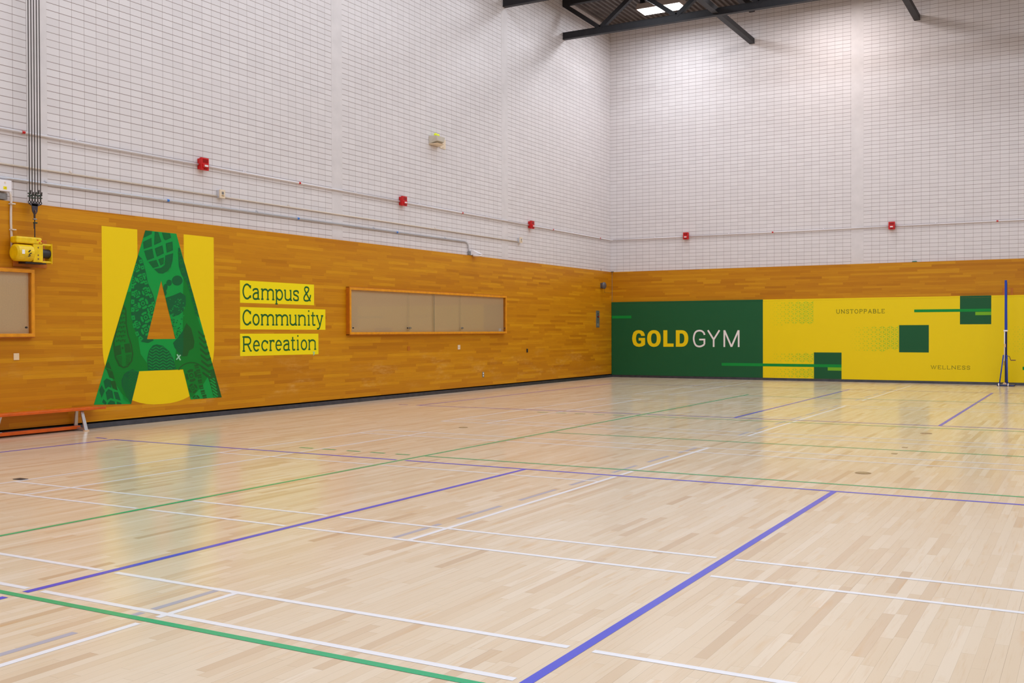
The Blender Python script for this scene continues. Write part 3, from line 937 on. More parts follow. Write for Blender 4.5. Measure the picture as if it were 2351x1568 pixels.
PRINTS = {   # layer, tone, then millimetres along (from y = -18.4 m) and up the wall
    'field': """0m 1796 2174 1799 2241 1842 2176;0m 1796 2174 1842 2176 1913 2068 2053 1676 2235 1256 1778 1263 1782 1789;0m 2235 1256 2261 1196 2425 780 2432 761 1781 775 1779 783 1610 902 1637 1086 1777 1201 1778 1259;0m 2432 761 2433 756 2297 647 2175 505 1950 328 1912 360 1779 783 1779 783;0m 711 1961 782 1973 779 1584 903 1314 912 1263 457 1267;0m 457 1267 912 1265 921 1211 952 1042 1075 898 1074 791 350 807 306 853;0m 924 786 799 392 734 361 600 470 479 632 392 763 351 806;0m 942 794 1075 898 1636 901 1779 783 1476 782""",
    'sole': """1d 1016 2791 1057 2903 1182 2903 1175 2858 1014 2785;2m 1080 2900 1094 2900 1094 2898 1080 2897;2m 1063 2885 1077 2886 1077 2878 1063 2877;2m 1094 2887 1108 2888 1108 2881 1094 2879;2m 1124 2890 1139 2891 1139 2883 1124 2882;2m 1155 2892 1170 2893 1170 2886 1155 2885;2m 1049 2861 1050 2865 1063 2866 1063 2858 1049 2857;2m 1079 2867 1093 2868 1093 2861 1079 2859;2m 1110 2869 1124 2871 1124 2863 1110 2862;2m 1141 2872 1155 2873 1155 2866 1141 2864;2m 1043 2845 1046 2846 1046 2838 1040 2838;2m 1063 2847 1077 2848 1077 2840 1063 2839;2m 1093 2849 1108 2850 1107 2843 1093 2842;2m 1124 2852 1138 2853 1138 2845 1138 2845 1124 2844;2m 1048 2827 1062 2828 1062 2820 1048 2819;2m 1079 2829 1093 2830 1093 2825 1088 2822 1079 2822;2m 1032 2807 1046 2808 1046 2804 1037 2800 1032 2799;1d 1235 2897 1302 2896 1362 2761 1337 2741 1221 2694;2m 1251 2869 1251 2869 1299 2869 1301 2865 1250 2861;2m 1249 2850 1306 2854 1309 2847 1249 2842;2m 1248 2831 1314 2836 1317 2828 1248 2823;2m 1247 2812 1322 2817 1325 2810 1246 2804;2m 1245 2792 1330 2799 1333 2792 1245 2785;2m 1244 2773 1338 2780 1341 2773 1244 2766;2m 1243 2754 1329 2761 1324 2757 1312 2752 1242 2747;2m 1242 2735 1277 2738 1254 2728 1241 2728;1d 1373 2896 1535 2896 1554 2830 1445 2783 1411 2800;2m 1398 2881 1398 2881 1398 2881 1491 2881 1401 2873;2m 1405 2862 1518 2871 1520 2864 1408 2855;2m 1413 2844 1523 2852 1525 2845 1416 2836;2m 1420 2825 1529 2833 1529 2833 1529 2833 1508 2824 1423 2818;2m 1434 2807 1475 2810 1454 2801 1448 2800;1d 1011 2726 1172 2800 1180 2672 1026 2620;2m 1120 2769 1124 2771 1135 2772 1135 2764 1120 2763;2m 1151 2773 1164 2774 1164 2766 1151 2765;2m 1075 2748 1089 2749 1089 2742 1075 2741;2m 1106 2751 1120 2752 1120 2744 1106 2743;2m 1137 2753 1151 2754 1151 2746 1137 2745;2m 1028 2726 1042 2727 1042 2720 1028 2719;2m 1059 2728 1073 2729 1073 2722 1059 2721;2m 1089 2731 1103 2732 1103 2724 1089 2723;2m 1120 2733 1134 2734 1134 2726 1120 2725;2m 1151 2735 1165 2736 1165 2729 1151 2727;2m 1023 2707 1028 2707 1028 2700 1025 2699;2m 1044 2708 1058 2709 1058 2702 1044 2701;2m 1075 2711 1089 2712 1089 2704 1075 2703;2m 1106 2713 1120 2714 1120 2706 1106 2705;2m 1136 2715 1151 2716 1151 2709 1136 2708;2m 1028 2688 1042 2689 1042 2682 1028 2681;2m 1058 2691 1072 2692 1072 2684 1058 2683;2m 1089 2693 1103 2694 1103 2686 1089 2685;2m 1120 2695 1134 2696 1134 2688 1120 2687;2m 1151 2697 1165 2698 1165 2691 1151 2690;2m 1044 2671 1058 2672 1058 2664 1044 2663;2m 1075 2673 1089 2674 1089 2666 1075 2665;2m 1105 2675 1120 2676 1119 2669 1105 2668;2m 1136 2677 1150 2678 1150 2671 1136 2670;2m 1032 2651 1041 2652 1041 2644 1033 2644;2m 1058 2653 1072 2654 1072 2646 1058 2645;2m 1089 2649 1089 2655 1103 2656 1103 2653;1d 1233 2644 1381 2702 1409 2579 1273 2519;2m 1365 2676 1365 2676 1366 2669 1341 2667;2m 1305 2653 1369 2657 1371 2650 1282 2644;2m 1259 2631 1373 2638 1375 2631 1262 2623;2m 1265 2612 1378 2619 1380 2612 1268 2605;2m 1271 2593 1382 2601 1384 2593 1274 2586;2m 1277 2575 1369 2581 1349 2572 1280 2567;2m 1283 2556 1318 2558 1298 2549 1285 2549;1d 1447 2735 1579 2774 1590 2639 1468 2592;2m 1562 2749 1562 2749 1563 2741 1527 2738;2m 1468 2721 1468 2721 1475 2723 1564 2730 1565 2722 1469 2715;2m 1470 2704 1566 2710 1566 2703 1471 2696;2m 1473 2685 1567 2691 1568 2683 1474 2677;2m 1476 2665 1569 2672 1570 2664 1477 2658;2m 1479 2646 1571 2653 1571 2652 1571 2652 1549 2643 1480 2639;2m 1482 2627 1512 2629 1488 2620 1483 2620;1d 1031 2592 1187 2637 1220 2500 1088 2451;2m 1080 2597 1095 2601 1095 2597 1080 2596;2m 1111 2606 1125 2607 1125 2599 1111 2598;2m 1142 2608 1156 2609 1156 2601 1142 2600;2m 1173 2610 1184 2611 1186 2603 1173 2602;2m 1044 2583 1050 2583 1050 2576 1047 2575;2m 1066 2584 1080 2585 1080 2578 1066 2577;2m 1097 2586 1111 2587 1111 2580 1097 2579;2m 1128 2588 1142 2589 1142 2582 1128 2581;2m 1159 2590 1173 2591 1173 2584 1158 2583;2m 1052 2564 1064 2565 1064 2558 1055 2557;2m 1080 2566 1094 2567 1094 2560 1080 2559;2m 1111 2568 1125 2569 1125 2562 1111 2561;2m 1142 2570 1156 2571 1156 2564 1142 2563;2m 1173 2572 1187 2573 1187 2565 1173 2565;2m 1066 2546 1080 2547 1080 2540 1066 2539;2m 1097 2548 1111 2549 1111 2542 1096 2541;2m 1127 2550 1142 2551 1141 2544 1127 2543;2m 1158 2552 1173 2553 1172 2546 1158 2545;2m 1189 2554 1197 2555 1199 2547 1189 2547;2m 1080 2529 1094 2529 1094 2522 1080 2521;2m 1111 2530 1125 2531 1125 2524 1110 2523;2m 1141 2532 1156 2533 1156 2526 1141 2525;2m 1172 2534 1187 2535 1187 2528 1172 2527;2m 1074 2509 1080 2510 1080 2502 1077 2502;2m 1096 2511 1110 2512 1110 2504 1096 2503;2m 1127 2513 1141 2513 1141 2506 1127 2505;2m 1158 2514 1172 2515 1172 2508 1158 2507;2m 1189 2516 1203 2517 1203 2510 1189 2509;2m 1082 2491 1094 2492 1094 2484 1085 2484;2m 1110 2493 1124 2493 1124 2486 1110 2485;2m 1141 2494 1155 2495 1155 2488 1141 2487;2m 1172 2492 1172 2496 1186 2497;2m 1096 2473 1110 2474 1110 2468 1103 2466 1096 2465;1d 1112 2433 1263 2471 1310 2376 1199 2343;2m 1242 2459 1256 2462 1256 2459 1242 2458;2m 1163 2439 1177 2443 1177 2443 1177 2435 1163 2435;2m 1194 2444 1208 2445 1208 2437 1194 2436;2m 1225 2446 1239 2446 1239 2439 1225 2438;2m 1256 2447 1265 2448 1269 2441 1256 2440;2m 1148 2422 1163 2423 1163 2416 1148 2415;2m 1179 2424 1194 2425 1194 2417 1179 2417;2m 1211 2426 1225 2427 1225 2419 1210 2418;2m 1242 2428 1256 2428 1256 2421 1242 2420;2m 1163 2404 1177 2405 1177 2397 1163 2397;2m 1194 2406 1208 2407 1208 2399 1194 2398;2m 1225 2408 1239 2408 1239 2401 1225 2400;2m 1256 2409 1270 2410 1270 2403 1256 2402;2m 1179 2386 1193 2387 1193 2379 1179 2379;2m 1210 2388 1225 2389 1225 2381 1210 2380;2m 1241 2390 1256 2390 1256 2383 1241 2382;2m 1273 2391 1287 2392 1287 2384 1273 2384;2m 1193 2368 1208 2369 1208 2361 1193 2360;2m 1224 2370 1239 2370 1239 2363 1224 2362;2m 1256 2367 1256 2371 1270 2372 1270 2371;1d 1299 2482 1409 2519 1400 2419 1344 2389;2m 1396 2501 1396 2501 1396 2501 1395 2493 1368 2491;2m 1317 2474 1317 2474 1327 2477 1394 2481 1394 2474 1319 2469;2m 1324 2458 1393 2462 1392 2454 1328 2451;2m 1333 2439 1391 2443 1390 2435 1337 2432;2m 1343 2421 1380 2423 1364 2414 1346 2413;1d 1438 2548 1592 2594 1581 2483 1548 2385 1486 2314 1387 2267 1302 2270 1218 2329 1351 2355 1425 2401;2m 1408 2476 1423 2476 1422 2469 1408 2468;2m 1440 2477 1454 2478 1454 2471 1440 2470;2m 1472 2479 1487 2480 1486 2472 1472 2472;2m 1391 2455 1405 2456 1405 2449 1391 2448;2m 1422 2457 1437 2458 1437 2450 1422 2449;2m 1454 2459 1469 2460 1469 2452 1454 2451;2m 1486 2461 1501 2462 1501 2454 1486 2453;2m 1519 2463 1533 2464 1533 2456 1518 2455;2m 1408 2437 1422 2438 1422 2430 1407 2429;2m 1439 2439 1454 2440 1454 2432 1439 2431;2m 1471 2441 1486 2442 1486 2434 1471 2433;2m 1504 2443 1518 2443 1518 2436 1503 2435;2m 1536 2444 1551 2445 1551 2437 1536 2437;2m 1390 2417 1405 2418 1405 2410 1390 2409;2m 1422 2419 1437 2420 1437 2412 1422 2411;2m 1454 2420 1469 2421 1469 2414 1454 2413;2m 1486 2422 1501 2423 1501 2415 1486 2415;2m 1518 2424 1533 2425 1533 2417 1518 2416;2m 1407 2399 1422 2400 1422 2392 1407 2391;2m 1439 2400 1454 2401 1454 2394 1439 2393;2m 1471 2402 1486 2403 1486 2395 1471 2394;2m 1503 2404 1518 2405 1518 2397 1503 2396;2m 1535 2406 1550 2406 1550 2399 1535 2398;2m 1390 2379 1405 2379 1405 2372 1390 2371;2m 1422 2380 1436 2381 1436 2373 1422 2373;2m 1454 2382 1468 2383 1468 2375 1454 2374;2m 1486 2384 1501 2384 1500 2377 1486 2376;2m 1518 2385 1533 2386 1533 2378 1518 2378;2m 1407 2360 1422 2361 1422 2353 1407 2353;2m 1439 2362 1454 2363 1453 2355 1439 2354;2m 1471 2364 1486 2364 1486 2357 1471 2356;2m 1503 2365 1518 2366 1518 2358 1503 2358;2m 1535 2367 1550 2368 1550 2360 1535 2359;2m 1390 2340 1404 2341 1404 2333 1390 2333;2m 1421 2342 1436 2343 1436 2335 1421 2334;2m 1453 2343 1468 2344 1468 2337 1453 2336;2m 1485 2345 1500 2346 1500 2338 1485 2337;2m 1518 2347 1532 2347 1532 2340 1518 2339;2m 1343 2319 1358 2319 1358 2312 1343 2311;2m 1375 2320 1389 2321 1389 2313 1375 2313;2m 1407 2322 1421 2323 1421 2315 1407 2314;2m 1438 2323 1453 2324 1453 2317 1438 2316;2m 1470 2325 1485 2326 1485 2318 1470 2317;2m 1503 2327 1517 2327 1517 2320 1502 2319;2m 1358 2300 1372 2301 1372 2293 1358 2293;2m 1389 2302 1404 2303 1404 2295 1389 2294;2m 1421 2303 1436 2304 1436 2296 1421 2296;2m 1453 2305 1468 2306 1468 2298 1453 2297;2m 1485 2307 1500 2307 1500 2300 1485 2299""",
    'flower sole': """1d 929 2139 881 2424 915 2515 950 2140;1d 929 2139 950 2140 977 1848;1d 950 2140 915 2515 918 2525 994 2468 986 2141;1d 950 2140 986 2141 977 1848;1d 986 2141 994 2468 1052 2302 1026 2143;1d 986 2141 1026 2143 977 1848;1d 1026 2143 1052 2302 1090 2145;1d 1026 2143 1090 2145 1097 2116 977 1848;1d 1097 2116 1191 1948 977 1848;1d 1191 1948 1242 1799 1242 1798 977 1848;1d 1242 1798 1196 1651 977 1848;1d 1196 1651 1141 1477 977 1848;1d 1141 1477 1087 1304 1078 1285 977 1848;1d 1078 1285 1080 1284 1127 1434 977 1848;1d 1139 1263 1197 1242 1189 1263;1d 1127 1434 1077 1275 977 1848;1d 1189 1263 1197 1242 1090 1205 1079 1263;1d 1077 1275 1073 1262 973 1263 977 1848;1d 1079 1263 1090 1205 972 1225 973 1264;1d 973 1263 939 1263 903 1305 977 1848;1d 973 1264 972 1225 938 1264;1d 903 1305 835 1435 977 1848;1d 835 1435 790 1584 977 1848;1d 790 1584 769 1769 977 1848;1d 769 1769 782 1955 977 1848;1d 782 1955 806 2134 811 2134 977 1848;1d 811 2134 807 2141 842 2292 889 2137;1d 811 2134 889 2137 977 1848;1d 889 2137 842 2292 860 2365 881 2424 929 2139;1d 889 2137 929 2139 977 1848;2l 930 2448 984 2463 1002 2410 948 2395;3d 953 2434 974 2440 979 2424 959 2418;2l 962 2360 1016 2375 1034 2321 980 2307;3d 985 2346 1006 2351 1011 2335 991 2330;2l 989 2249 1044 2263 1061 2209 1007 2195;3d 1012 2235 1033 2240 1038 2224 1018 2219;2l 1045 2144 1073 2152 1076 2145;2l 1020 2136 1045 2144 1076 2145 1095 2099 1041 2083;3d 1044 2123 1064 2129 1070 2113 1050 2107;2l 1061 2032 1112 2053 1142 2003 1090 1982;3d 1087 2021 1106 2029 1115 2014 1096 2006;2l 1107 1934 1159 1954 1189 1904 1137 1883;3d 1134 1922 1153 1930 1162 1915 1143 1907;2l 1157 1817 1210 1836 1237 1783 1183 1765;3d 1183 1805 1203 1812 1211 1796 1191 1789;2l 779 2085 838 2087 838 2020 778 2018;3d 799 2059 817 2060 817 2045 799 2045;2l 789 1977 849 1979 848 1912 789 1911;3d 810 1952 828 1953 828 1938 809 1937;2l 781 1855 841 1856 840 1789 781 1788;3d 802 1829 820 1830 820 1815 802 1814;2l 780 1738 840 1739 839 1672 780 1671;3d 801 1712 819 1712 819 1698 801 1697;2l 785 1614 844 1621 855 1555 796 1548;3d 810 1590 828 1593 831 1578 812 1576;2l 802 1497 861 1507 878 1441 819 1431;3d 829 1475 847 1478 851 1463 833 1460;2l 844 1368 900 1386 931 1324 875 1306;3d 875 1350 892 1356 899 1342 882 1336;2l 930 1263 903 1285 946 1319 1005 1271 995 1263;2l 928 1264 996 1264 962 1237;3d 941 1278 954 1289 967 1278 954 1268;2l 948 2301 934 2285 914 2303 922 2313;2l 934 2285 915 2273 903 2296 914 2303;2l 915 2273 893 2266 890 2292 903 2296;2l 893 2266 871 2266 876 2292 890 2292;2l 847 2272 830 2284 830 2285 851 2303 862 2296;2l 830 2285 840 2310 844 2312 851 2303;2l 862 2372 866 2366 858 2361;2l 862 2372 870 2394 875 2396 879 2370 866 2366;2l 875 2396 897 2396 892 2370 879 2370;2l 922 2390 939 2378 917 2359 907 2366;2l 939 2378 952 2362 925 2350 917 2359;2l 952 2362 958 2343 928 2338 925 2350;2l 958 2343 957 2323 928 2326 928 2338;2l 915 2333 906 2313 896 2321 900 2332;2l 906 2313 884 2303 884 2317 896 2321;2l 884 2303 862 2310 873 2320 884 2317;2l 862 2310 853 2329 868 2330 873 2320;2l 853 2329 862 2349 873 2341 868 2330;2l 862 2349 884 2359 884 2345 873 2341;2l 884 2359 906 2352 896 2342 884 2345;2l 906 2352 915 2333 900 2332 896 2342;2l 1086 1760 1067 1739 1040 1764 1051 1777;2l 1067 1739 1041 1724 1025 1755 1040 1764;2l 1041 1724 1013 1716 1008 1750 1025 1755;2l 1013 1716 983 1716 990 1750 1008 1750;2l 951 1726 928 1742 957 1766 971 1756;2l 928 1742 911 1764 947 1779 957 1766;2l 911 1764 903 1789 942 1794 947 1779;2l 903 1789 904 1815 943 1810 942 1794;2l 916 1843 935 1864 961 1839 950 1827;2l 935 1864 960 1880 976 1849 961 1839;2l 960 1880 988 1888 993 1853 976 1849;2l 988 1888 1018 1888 1011 1853 993 1853;2l 1050 1878 1074 1862 1044 1838 1030 1848;2l 1074 1862 1090 1841 1054 1825 1044 1838;2l 1090 1841 1099 1815 1059 1810 1054 1825;2l 1099 1815 1098 1789 1059 1794 1059 1810;2l 1042 1803 1030 1777 1016 1789 1022 1802;2l 1030 1777 1000 1765 1000 1783 1016 1789;2l 1000 1765 971 1776 985 1788 1000 1783;2l 971 1776 959 1801 979 1801 985 1788;2l 959 1801 972 1827 985 1815 979 1801;2l 972 1827 1001 1838 1001 1821 985 1815;2l 1001 1838 1030 1828 1016 1816 1001 1821;2l 1030 1828 1042 1803 1022 1802 1016 1816;2l 1136 1549 1117 1528 1090 1554 1102 1566;2l 1117 1528 1092 1513 1075 1545 1090 1554;2l 1092 1513 1063 1506 1058 1540 1075 1545;2l 1063 1506 1032 1506 1040 1541 1058 1540;2l 1000 1516 977 1533 1006 1556 1020 1547;2l 977 1533 961 1555 997 1570 1006 1556;2l 961 1555 953 1580 992 1585 997 1570;2l 953 1580 954 1606 992 1601 992 1585;2l 965 1635 984 1655 1011 1630 999 1618;2l 984 1655 1009 1670 1026 1639 1011 1630;2l 1009 1670 1038 1678 1043 1644 1026 1639;2l 1038 1678 1068 1678 1061 1644 1043 1644;2l 1101 1668 1124 1652 1094 1628 1080 1638;2l 1124 1652 1141 1630 1104 1615 1094 1628;2l 1141 1630 1149 1604 1109 1599 1104 1615;2l 1149 1604 1148 1578 1109 1584 1109 1599;2l 1092 1592 1080 1566 1066 1579 1072 1592;2l 1080 1566 1050 1555 1050 1573 1066 1579;2l 1050 1555 1021 1566 1035 1578 1050 1573;2l 1021 1566 1009 1592 1029 1592 1035 1578;2l 1009 1592 1021 1618 1035 1605 1029 1592;2l 1021 1618 1051 1629 1051 1611 1035 1605;2l 1051 1629 1080 1618 1066 1606 1051 1611;2l 1080 1618 1092 1592 1072 1592 1066 1606;2l 1109 1376 1103 1357 1096 1365 1107 1377;2l 1103 1357 1095 1329 1081 1356 1096 1365;2l 1095 1329 1093 1323 1068 1317 1063 1352 1081 1356;2l 1068 1317 1038 1318 1045 1352 1063 1352;2l 1006 1328 983 1345 1012 1368 1026 1358;2l 983 1345 966 1367 1002 1382 1012 1368;2l 966 1367 958 1392 997 1397 1002 1382;2l 958 1392 959 1419 998 1413 997 1397;2l 971 1447 990 1468 1016 1442 1005 1430;2l 990 1468 1015 1482 1031 1451 1016 1442;2l 1015 1482 1044 1490 1049 1455 1031 1451;2l 1044 1490 1074 1489 1067 1455 1049 1455;2l 1106 1479 1130 1463 1100 1439 1086 1449;2l 1130 1463 1134 1456 1127 1433 1110 1426 1100 1439;2l 1127 1433 1120 1411 1115 1410 1110 1426;2l 1120 1411 1115 1394 1114 1394 1115 1410;2l 1097 1404 1085 1378 1071 1390 1078 1404;2l 1085 1378 1056 1367 1056 1384 1071 1390;2l 1056 1367 1026 1378 1040 1390 1056 1384;2l 1026 1378 1014 1404 1034 1404 1040 1390;2l 1014 1404 1027 1429 1041 1417 1034 1404;2l 1027 1429 1056 1440 1056 1423 1041 1417;2l 1056 1440 1085 1430 1071 1417 1056 1423;2l 1085 1430 1097 1404 1078 1404 1071 1417;2l 1027 2143 1005 2142 1012 2150;2l 1027 2143 1041 2136 1025 2118 1002 2139 1005 2142;2l 1025 2118 1004 2105 990 2131 1002 2139;2l 1004 2105 979 2097 975 2127 990 2131;2l 979 2097 953 2097 959 2126 975 2127;2l 926 2105 906 2118 931 2139 943 2131;2l 896 2138 923 2150 931 2139;2l 906 2118 893 2136 896 2138 931 2139 931 2139;2l 896 2138 892 2137 886 2157 919 2163 923 2150;2l 886 2157 886 2180 919 2176 919 2163;2l 896 2204 912 2223 935 2202 925 2191;2l 912 2223 934 2236 948 2210 935 2202;2l 934 2236 958 2244 962 2214 948 2210;2l 958 2244 984 2244 978 2215 962 2214;2l 1011 2237 1031 2223 1006 2202 994 2210;2l 1031 2223 1045 2205 1015 2191 1006 2202;2l 1045 2205 1052 2184 1019 2178 1015 2191;2l 1052 2184 1052 2161 1018 2165 1019 2178;2l 1004 2172 993 2149 982 2159 987 2171;2l 993 2149 972 2141 968 2140 968 2154 982 2159;2l 968 2140 965 2140 943 2147 955 2158 968 2154;2l 943 2147 933 2169 950 2170 955 2158;2l 933 2169 944 2191 956 2181 950 2170;2l 944 2191 969 2202 969 2187 956 2181;2l 969 2202 994 2194 982 2183 969 2187;2l 994 2194 1004 2172 987 2171 982 2183;2l 885 2100 870 2083 849 2103 858 2113;2l 870 2083 850 2071 837 2095 849 2103;2l 850 2071 828 2064 824 2091 837 2095;2l 828 2064 804 2064 810 2091 824 2091;2l 779 2071 760 2083 783 2103 794 2095;2l 760 2083 758 2087 766 2109 776 2113 783 2103;2l 766 2109 772 2125 776 2113;2l 786 2163 792 2181 799 2169 787 2162;2l 792 2181 798 2198 808 2201 812 2174 799 2169;2l 808 2201 832 2202 826 2174 812 2174;2l 858 2194 876 2182 853 2162 842 2170;2l 876 2182 889 2165 861 2152 853 2162;2l 889 2165 896 2145 865 2140 861 2152;2l 896 2145 895 2138 864 2136 865 2140;2l 895 2138 895 2124 864 2127 864 2136;2l 851 2134 841 2113 830 2122 835 2133;2l 841 2113 818 2103 818 2117 830 2122;2l 818 2103 795 2111 806 2121 818 2117;2l 795 2111 785 2131 801 2132 806 2121;2l 786 2133 795 2152 806 2143 802 2134;2l 785 2131 786 2133 802 2134 801 2132;2l 795 2152 818 2162 818 2148 806 2143;2l 818 2162 841 2154 830 2144 818 2148;2l 841 2154 850 2136 834 2135 830 2144;2l 850 2136 851 2134 835 2133 834 2135;2l 1130 1949 1115 1932 1093 1952 1102 1962;2l 1115 1932 1094 1919 1081 1945 1093 1952;2l 1094 1919 1071 1913 1067 1941 1081 1945;2l 1071 1913 1046 1912 1052 1940 1067 1941;2l 1020 1920 1001 1933 1025 1953 1036 1945;2l 1001 1933 988 1950 1017 1963 1025 1953;2l 988 1950 982 1971 1013 1975 1017 1963;2l 982 1971 982 1992 1014 1988 1013 1975;2l 992 2015 1007 2032 1029 2012 1019 2002;2l 1007 2032 1027 2045 1041 2020 1029 2012;2l 1027 2045 1051 2052 1055 2024 1041 2020;2l 1051 2052 1075 2052 1069 2024 1055 2024;2l 1101 2045 1120 2032 1096 2012 1085 2020;2l 1120 2032 1134 2014 1105 2002 1096 2012;2l 1134 2014 1141 1994 1109 1989 1105 2002;2l 1141 1994 1140 1972 1108 1976 1109 1989;2l 1094 1983 1084 1962 1073 1972 1078 1983;2l 1084 1962 1060 1953 1061 1967 1073 1972;2l 1060 1953 1037 1961 1048 1971 1061 1967;2l 1037 1961 1027 1981 1043 1982 1048 1971;2l 1027 1981 1037 2002 1048 1993 1043 1982;2l 1037 2002 1061 2012 1061 1998 1048 1993;2l 1061 2012 1085 2004 1073 1994 1061 1998;2l 1085 2004 1094 1983 1078 1983 1073 1994;2l 945 1910 932 1895 913 1913 921 1922;2l 932 1895 914 1884 903 1906 913 1913;2l 914 1884 894 1879 890 1903 903 1906;2l 894 1879 873 1878 878 1903 890 1903;2l 850 1885 834 1896 855 1914 864 1907;2l 834 1896 823 1912 848 1923 855 1914;2l 823 1912 817 1929 844 1933 848 1923;2l 817 1929 817 1948 845 1945 844 1933;2l 826 1968 839 1983 858 1966 850 1957;2l 839 1983 857 1994 868 1972 858 1966;2l 857 1994 877 2000 880 1976 868 1972;2l 877 2000 898 2000 893 1976 880 1976;2l 921 1994 937 1983 916 1965 906 1972;2l 937 1983 949 1967 923 1956 916 1965;2l 949 1967 954 1949 927 1945 923 1956;2l 954 1949 954 1931 926 1934 927 1945;2l 915 1940 906 1922 896 1930 901 1940;2l 906 1922 885 1914 885 1926 896 1930;2l 885 1914 865 1921 875 1929 885 1926;2l 865 1921 856 1939 870 1939 875 1929;2l 856 1939 865 1957 875 1949 870 1939;2l 865 1957 886 1965 885 1953 875 1949;2l 886 1965 906 1958 896 1949 885 1953;2l 906 1958 915 1940 901 1940 896 1949;2l 1210 1696 1204 1679 1195 1687 1205 1698;2l 1204 1679 1196 1653 1182 1680 1195 1687;2l 1196 1653 1196 1653 1171 1646 1167 1676 1182 1680;2l 1171 1646 1145 1646 1151 1676 1167 1676;2l 1117 1655 1097 1669 1122 1689 1134 1681;2l 1097 1669 1083 1687 1114 1700 1122 1689;2l 1083 1687 1076 1709 1109 1713 1114 1700;2l 1076 1709 1076 1732 1110 1727 1109 1713;2l 1087 1756 1103 1774 1126 1753 1116 1742;2l 1103 1774 1125 1787 1139 1761 1126 1753;2l 1125 1787 1150 1794 1154 1765 1139 1761;2l 1150 1794 1176 1794 1170 1765 1154 1765;2l 1204 1786 1224 1772 1199 1751 1186 1760;2l 1224 1772 1231 1763 1226 1748 1207 1740 1199 1751;2l 1226 1748 1220 1728 1212 1727 1207 1740;2l 1220 1728 1215 1713 1211 1713 1212 1727;2l 1197 1721 1186 1698 1174 1709 1179 1720;2l 1186 1698 1160 1689 1160 1704 1174 1709;2l 1160 1689 1135 1697 1147 1708 1160 1704;2l 1135 1697 1124 1720 1142 1720 1147 1708;2l 1124 1720 1135 1742 1147 1732 1142 1720;2l 1135 1742 1161 1752 1161 1737 1147 1732;2l 1161 1752 1186 1743 1174 1732 1161 1737;2l 1186 1743 1197 1721 1179 1720 1174 1732;2l 928 1706 915 1692 898 1709 906 1717;2l 915 1692 899 1682 888 1703 898 1709;2l 899 1682 880 1677 877 1700 888 1703;2l 880 1677 860 1677 865 1700 877 1700;2l 839 1684 824 1694 843 1710 852 1704;2l 824 1694 814 1709 837 1719 843 1710;2l 814 1709 808 1725 834 1729 837 1719;2l 808 1725 809 1743 834 1739 834 1729;2l 817 1762 829 1775 846 1759 839 1750;2l 829 1775 845 1785 856 1765 846 1759;2l 845 1785 864 1791 867 1768 856 1765;2l 864 1791 884 1791 879 1768 867 1768;2l 905 1784 920 1774 901 1758 892 1764;2l 920 1774 931 1759 907 1749 901 1758;2l 931 1759 936 1743 911 1739 907 1749;2l 936 1743 936 1725 910 1729 911 1739;2l 899 1734 891 1717 882 1725 886 1734;2l 891 1717 872 1710 872 1721 882 1725;2l 872 1710 853 1717 862 1725 872 1721;2l 853 1717 845 1733 858 1734 862 1725;2l 845 1733 853 1751 862 1743 858 1734;2l 853 1751 872 1758 872 1747 862 1743;2l 872 1758 891 1751 882 1743 872 1747;2l 891 1751 899 1734 886 1734 882 1743;2l 946 1451 933 1437 914 1455 922 1464;2l 933 1437 915 1426 903 1449 914 1455;2l 915 1426 895 1421 891 1446 903 1449;2l 895 1421 874 1421 879 1446 891 1446;2l 851 1429 835 1440 855 1457 865 1450;2l 835 1440 823 1456 848 1466 855 1457;2l 823 1456 818 1474 845 1477 848 1466;2l 818 1474 818 1493 845 1488 845 1477;2l 827 1513 840 1527 858 1509 850 1500;2l 840 1527 857 1538 869 1516 858 1509;2l 857 1538 878 1543 881 1519 869 1516;2l 878 1543 899 1543 894 1519 881 1519;2l 921 1536 938 1524 917 1507 907 1514;2l 938 1524 949 1509 924 1498 917 1507;2l 949 1509 955 1490 928 1487 924 1498;2l 955 1490 955 1472 927 1476 928 1487;2l 915 1482 907 1464 897 1473 901 1482;2l 907 1464 886 1456 886 1469 897 1473;2l 886 1456 865 1464 875 1473 886 1469;2l 865 1464 857 1482 871 1482 875 1473;2l 857 1482 866 1500 875 1492 871 1482;2l 866 1500 886 1508 886 1496 875 1492;2l 886 1508 907 1501 897 1492 886 1496;2l 907 1501 915 1482 901 1482 897 1492;2l 1155 1522 1142 1532 1160 1547 1162 1545;2l 1142 1532 1131 1545 1154 1555 1160 1547;2l 1131 1545 1126 1561 1151 1564 1154 1555;2l 1126 1561 1127 1578 1151 1574 1151 1564;2l 1134 1595 1146 1608 1163 1592 1156 1585;2l 1146 1608 1162 1618 1172 1598 1163 1592;2l 1162 1618 1180 1622 1182 1608 1180 1600 1172 1598;2l 1182 1608 1180 1622 1187 1622;2l 1166 1558 1162 1569 1170 1569;2l 1170 1569 1162 1569 1169 1585 1174 1581""",
